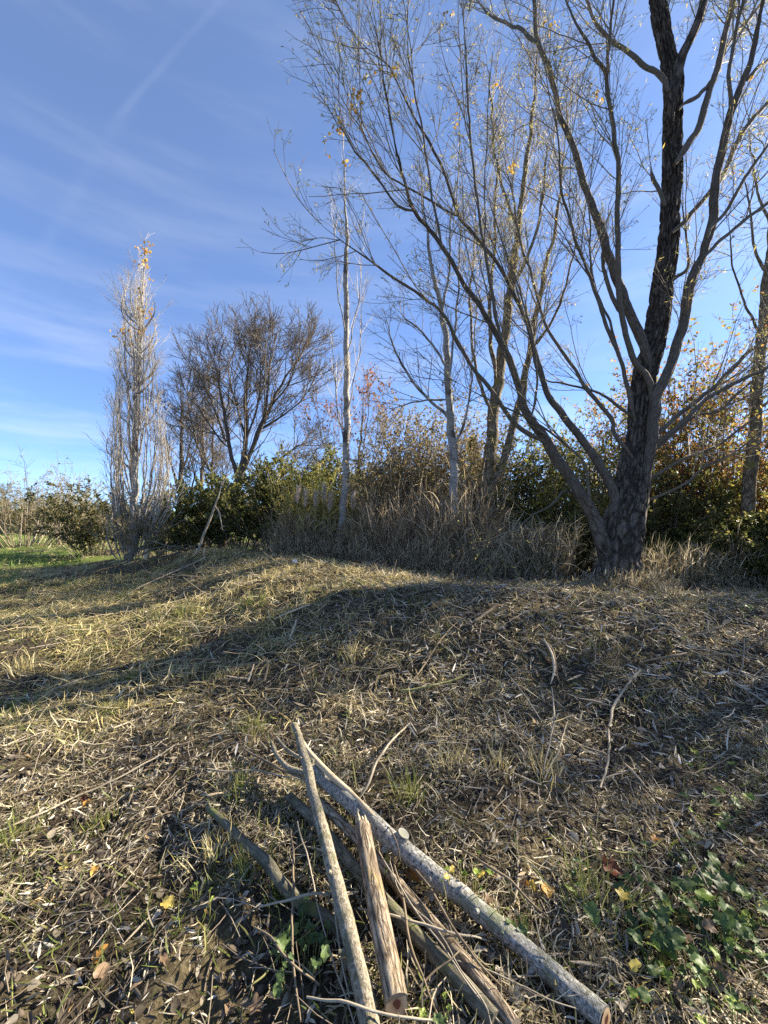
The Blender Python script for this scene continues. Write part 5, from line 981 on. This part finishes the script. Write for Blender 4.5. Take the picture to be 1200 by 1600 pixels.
plant('bramble_plant', 'green seedlings low beside the mossy pole', cluster(690, 1575, 12, 16, 6), ['green', 'lime'], ['lobed'], 24)
plant('bramble_plant', 'green leaves under the speckled pole', cluster(805, 1445, 14, 12, 7), ['green'], ['lobed', 'oval'], 24)
plant('bramble_plant', 'lime leaves at the far right below the tall grass', cluster(1165, 950, 14, 8, 10), ['lime', 'green'], ['heart'], 14)
plant('bramble_plant', 'yellow green leaves low at the bottom right', cluster(1130, 1580, 40, 14, 10), ['lime', 'green'], ['oval', 'lobed'], 26)
for (px, py, s, cl_, kd, lab) in [(646, 1367, 28, 'orange', 'heart', 'large orange leaf beside the speckled pole'), (854, 1393, 22, 'orange', 'lobed', 'orange leaf below the dark soil'), (820, 1378, 16, 'orange', 'oval', 'small orange leaf left of the other orange leaf'), (832, 1385, 15, 'yellow', 'oval', 'yellow leaf between two orange leaves'),
        (752, 1488, 24, 'pale', 'heart', 'pale heart shaped leaf between the poles'), (674, 1400, 24, 'pale', 'lobed', 'pale lobed leaf right of the broken log'), (762, 1408, 26, 'brown', 'oval', 'curled brown leaf touching the speckled pole'), (955, 1358, 26, 'rust', 'lobed', 'rust red leaf on the shaded bank'),
        (148, 1362, 18, 'orange', 'oval', 'orange tan leaf at the left on the straw'), (100, 1354, 14, 'yellow', 'heart', 'pale yellow leaf at the far left'), (137, 1254, 14, 'orange', 'heart', 'orange leaf by the longest left stick'), (131, 1246, 16, 'rust', 'oval', 'dark red leaf touching the orange leaf on the left'), (155, 1492, 24, 'orange', 'oval', 'orange and white leaf on the dark soil'),
        (158, 1520, 26, 'brown', 'heart', 'brown leaf on the dark bare soil'), (212, 1542, 20, 'brown', 'narrow', 'upright brown leaf at the bottom left'), (256, 1500, 22, 'brown', 'oval', 'large brown curled leaf right of the dark bare soil'), (362, 1578, 26, 'brown', 'heart', 'big brown leaf at the very bottom left of the pile'), (400, 1575, 24, 'brown', 'lobed', 'second big brown leaf at the very bottom'),
        (206, 1582, 16, 'yellow', 'narrow', 'yellow narrow leaf at the bottom'), (262, 1412, 20, 'yellow', 'lobed', 'yellow green leaf left of the crooked branch'), (246, 1430, 18, 'pale', 'oval', 'pale leaf left of the yellow green leaf'), (400, 1370, 18, 'brown', 'oval', 'tan leaf above the crooked branch'), (806, 1560, 22, 'pale', 'lobed', 'pale lobed leaf low beside the speckled pole'),
        (770, 1576, 30, 'pale', 'narrow', 'long pale leaf under the thin twig'), (1035, 1545, 20, 'brown', 'narrow', 'red brown leaf at the bottom right'), (1003, 1560, 22, 'orange', 'lobed', 'tan orange lobed leaf at the bottom right'), (1085, 1585, 30, 'pale', 'narrow', 'long pale green leaf at the bottom right'), (485, 1585, 26, 'pale', 'narrow', 'pale narrow leaf left of the tan pole'), (1150, 937, 12, 'yellow', 'lobed', 'bright yellow leaf near the tall grass on the right'),
        (1024, 1312, 18, 'orange', 'oval', 'tan orange leaf above the peeled stick'), (945, 1260, 14, 'pale', 'oval', 'pale leaf on the dark soil right'), (565, 1585, 20, 'brown', 'oval', 'brown leaf between the tan pole and the broken log'), (970, 1575, 22, 'pale', 'oval', 'pale oval leaf at the end of the speckled pole')]:
    c = gp(px, py, .03); o = leaf_obj(kd, int(px) % 3, cl_); sz = s / FPX * c[1] * .95; o.location = c.tolist(); o.scale = (sz, sz, sz); o.rotation_euler = (rng.normal(.2, .3), rng.normal(0, .25), rng.uniform(0, 6.28)); tag(o, lab, 'leaf', 'single fallen leaves')
for (px, py, w, h, mt, lab) in [(372, 1240, .10, .16, 'grass', 'sunlit grass tuft left of the poles'), (395, 1145, .10, .14, 'grass', 'grass tuft above the poles'), (640, 1250, .10, .18, 'grass', 'grass tuft right of the speckled pole top'), (335, 1345, .09, .14, 'straw', 'straw coloured tuft above the crooked branch'), (385, 1375, .06, .12, 'grass', 'thin grass tuft beside the crooked branch'), (20, 1318, .08, .12, 'grass', 'grass tuft at the left edge'), (158, 1295, .06, .10, 'grass', 'small grass tuft in the left foreground'),
        (15, 1115, .25, .12, 'meadow', 'bright green grass tuft at the left edge of the slope'), (120, 995, .10, .14, 'grass', 'grass tuft around the dark hole'), (38, 1050, .10, .22, 'straw', 'tall straw tuft at the left edge'), (205, 1062, .10, .12, 'grass', 'grass tuft in the left shade band'), (178, 1110, .10, .10, 'grass', 'low grass tuft under the shade band'), (350, 1060, .08, .10, 'straw', 'straw tuft on the left bank'), (190, 935, .16, .12, 'grass', 'pale grass tuft left on the bank'),
        (550, 1030, .10, .14, 'straw', 'bright straw tuft in the middle of the bank'), (700, 1200, .12, .16, 'straw', 'stiff straw tuft below the bank'), (780, 1200, .12, .14, 'straw', 'broken stubble tuft below the bank'), (850, 1205, .10, .14, 'straw', 'stubble tuft at the foot of the pale stalks'), (400, 940, .25, .13, 'grass', 'wide pale green tuft on the crest'), (290, 960, .15, .14, 'grass', 'pale green tuft on the left of the crest'), (1050, 930, .2, .2, 'grey_straw', 'dry tuft in front of the tall grass'),
        (930, 1420, .12, .2, 'grass', 'long grass tuft left of the lobed plant'), (440, 1410, .05, .10, 'grass', 'small tuft at the elbow of the crooked branch'), (650, 945, .14, .08, 'grass', 'short tuft on the sunny crest')]:
    c = gp(px, py); n = 70 if w < .2 else 160; x = c[0] + rng.normal(0, w * .45, n); y = c[1] + rng.normal(0, w * .45, n); z = hgt(x, y) - .005; dr = np.stack([(x - c[0]) * 4 + rng.normal(0, .25, n), (y - c[1]) * 4 + rng.normal(0, .25, n), np.ones(n)], -1)
    p = grow(np.stack([x, y, z], -1), dr, rng.uniform(.5, 1, n) * h, 5, .12, -.06); g = Geo(); k = rng.uniform(.0009, .0020, n) * (c[1] * .35 + .6); ribbons(g, p, np.stack([k, k, k * .9, k * .6, k * .15], -1)); base = c - (0, 0, .005)
    t = thing('grass_tuft', base, lab, 'grass tuft', 'tufts of grass'); link('blades', g.mesh('blades', base, False), M[mt], t)['kind'] = 'stuff'
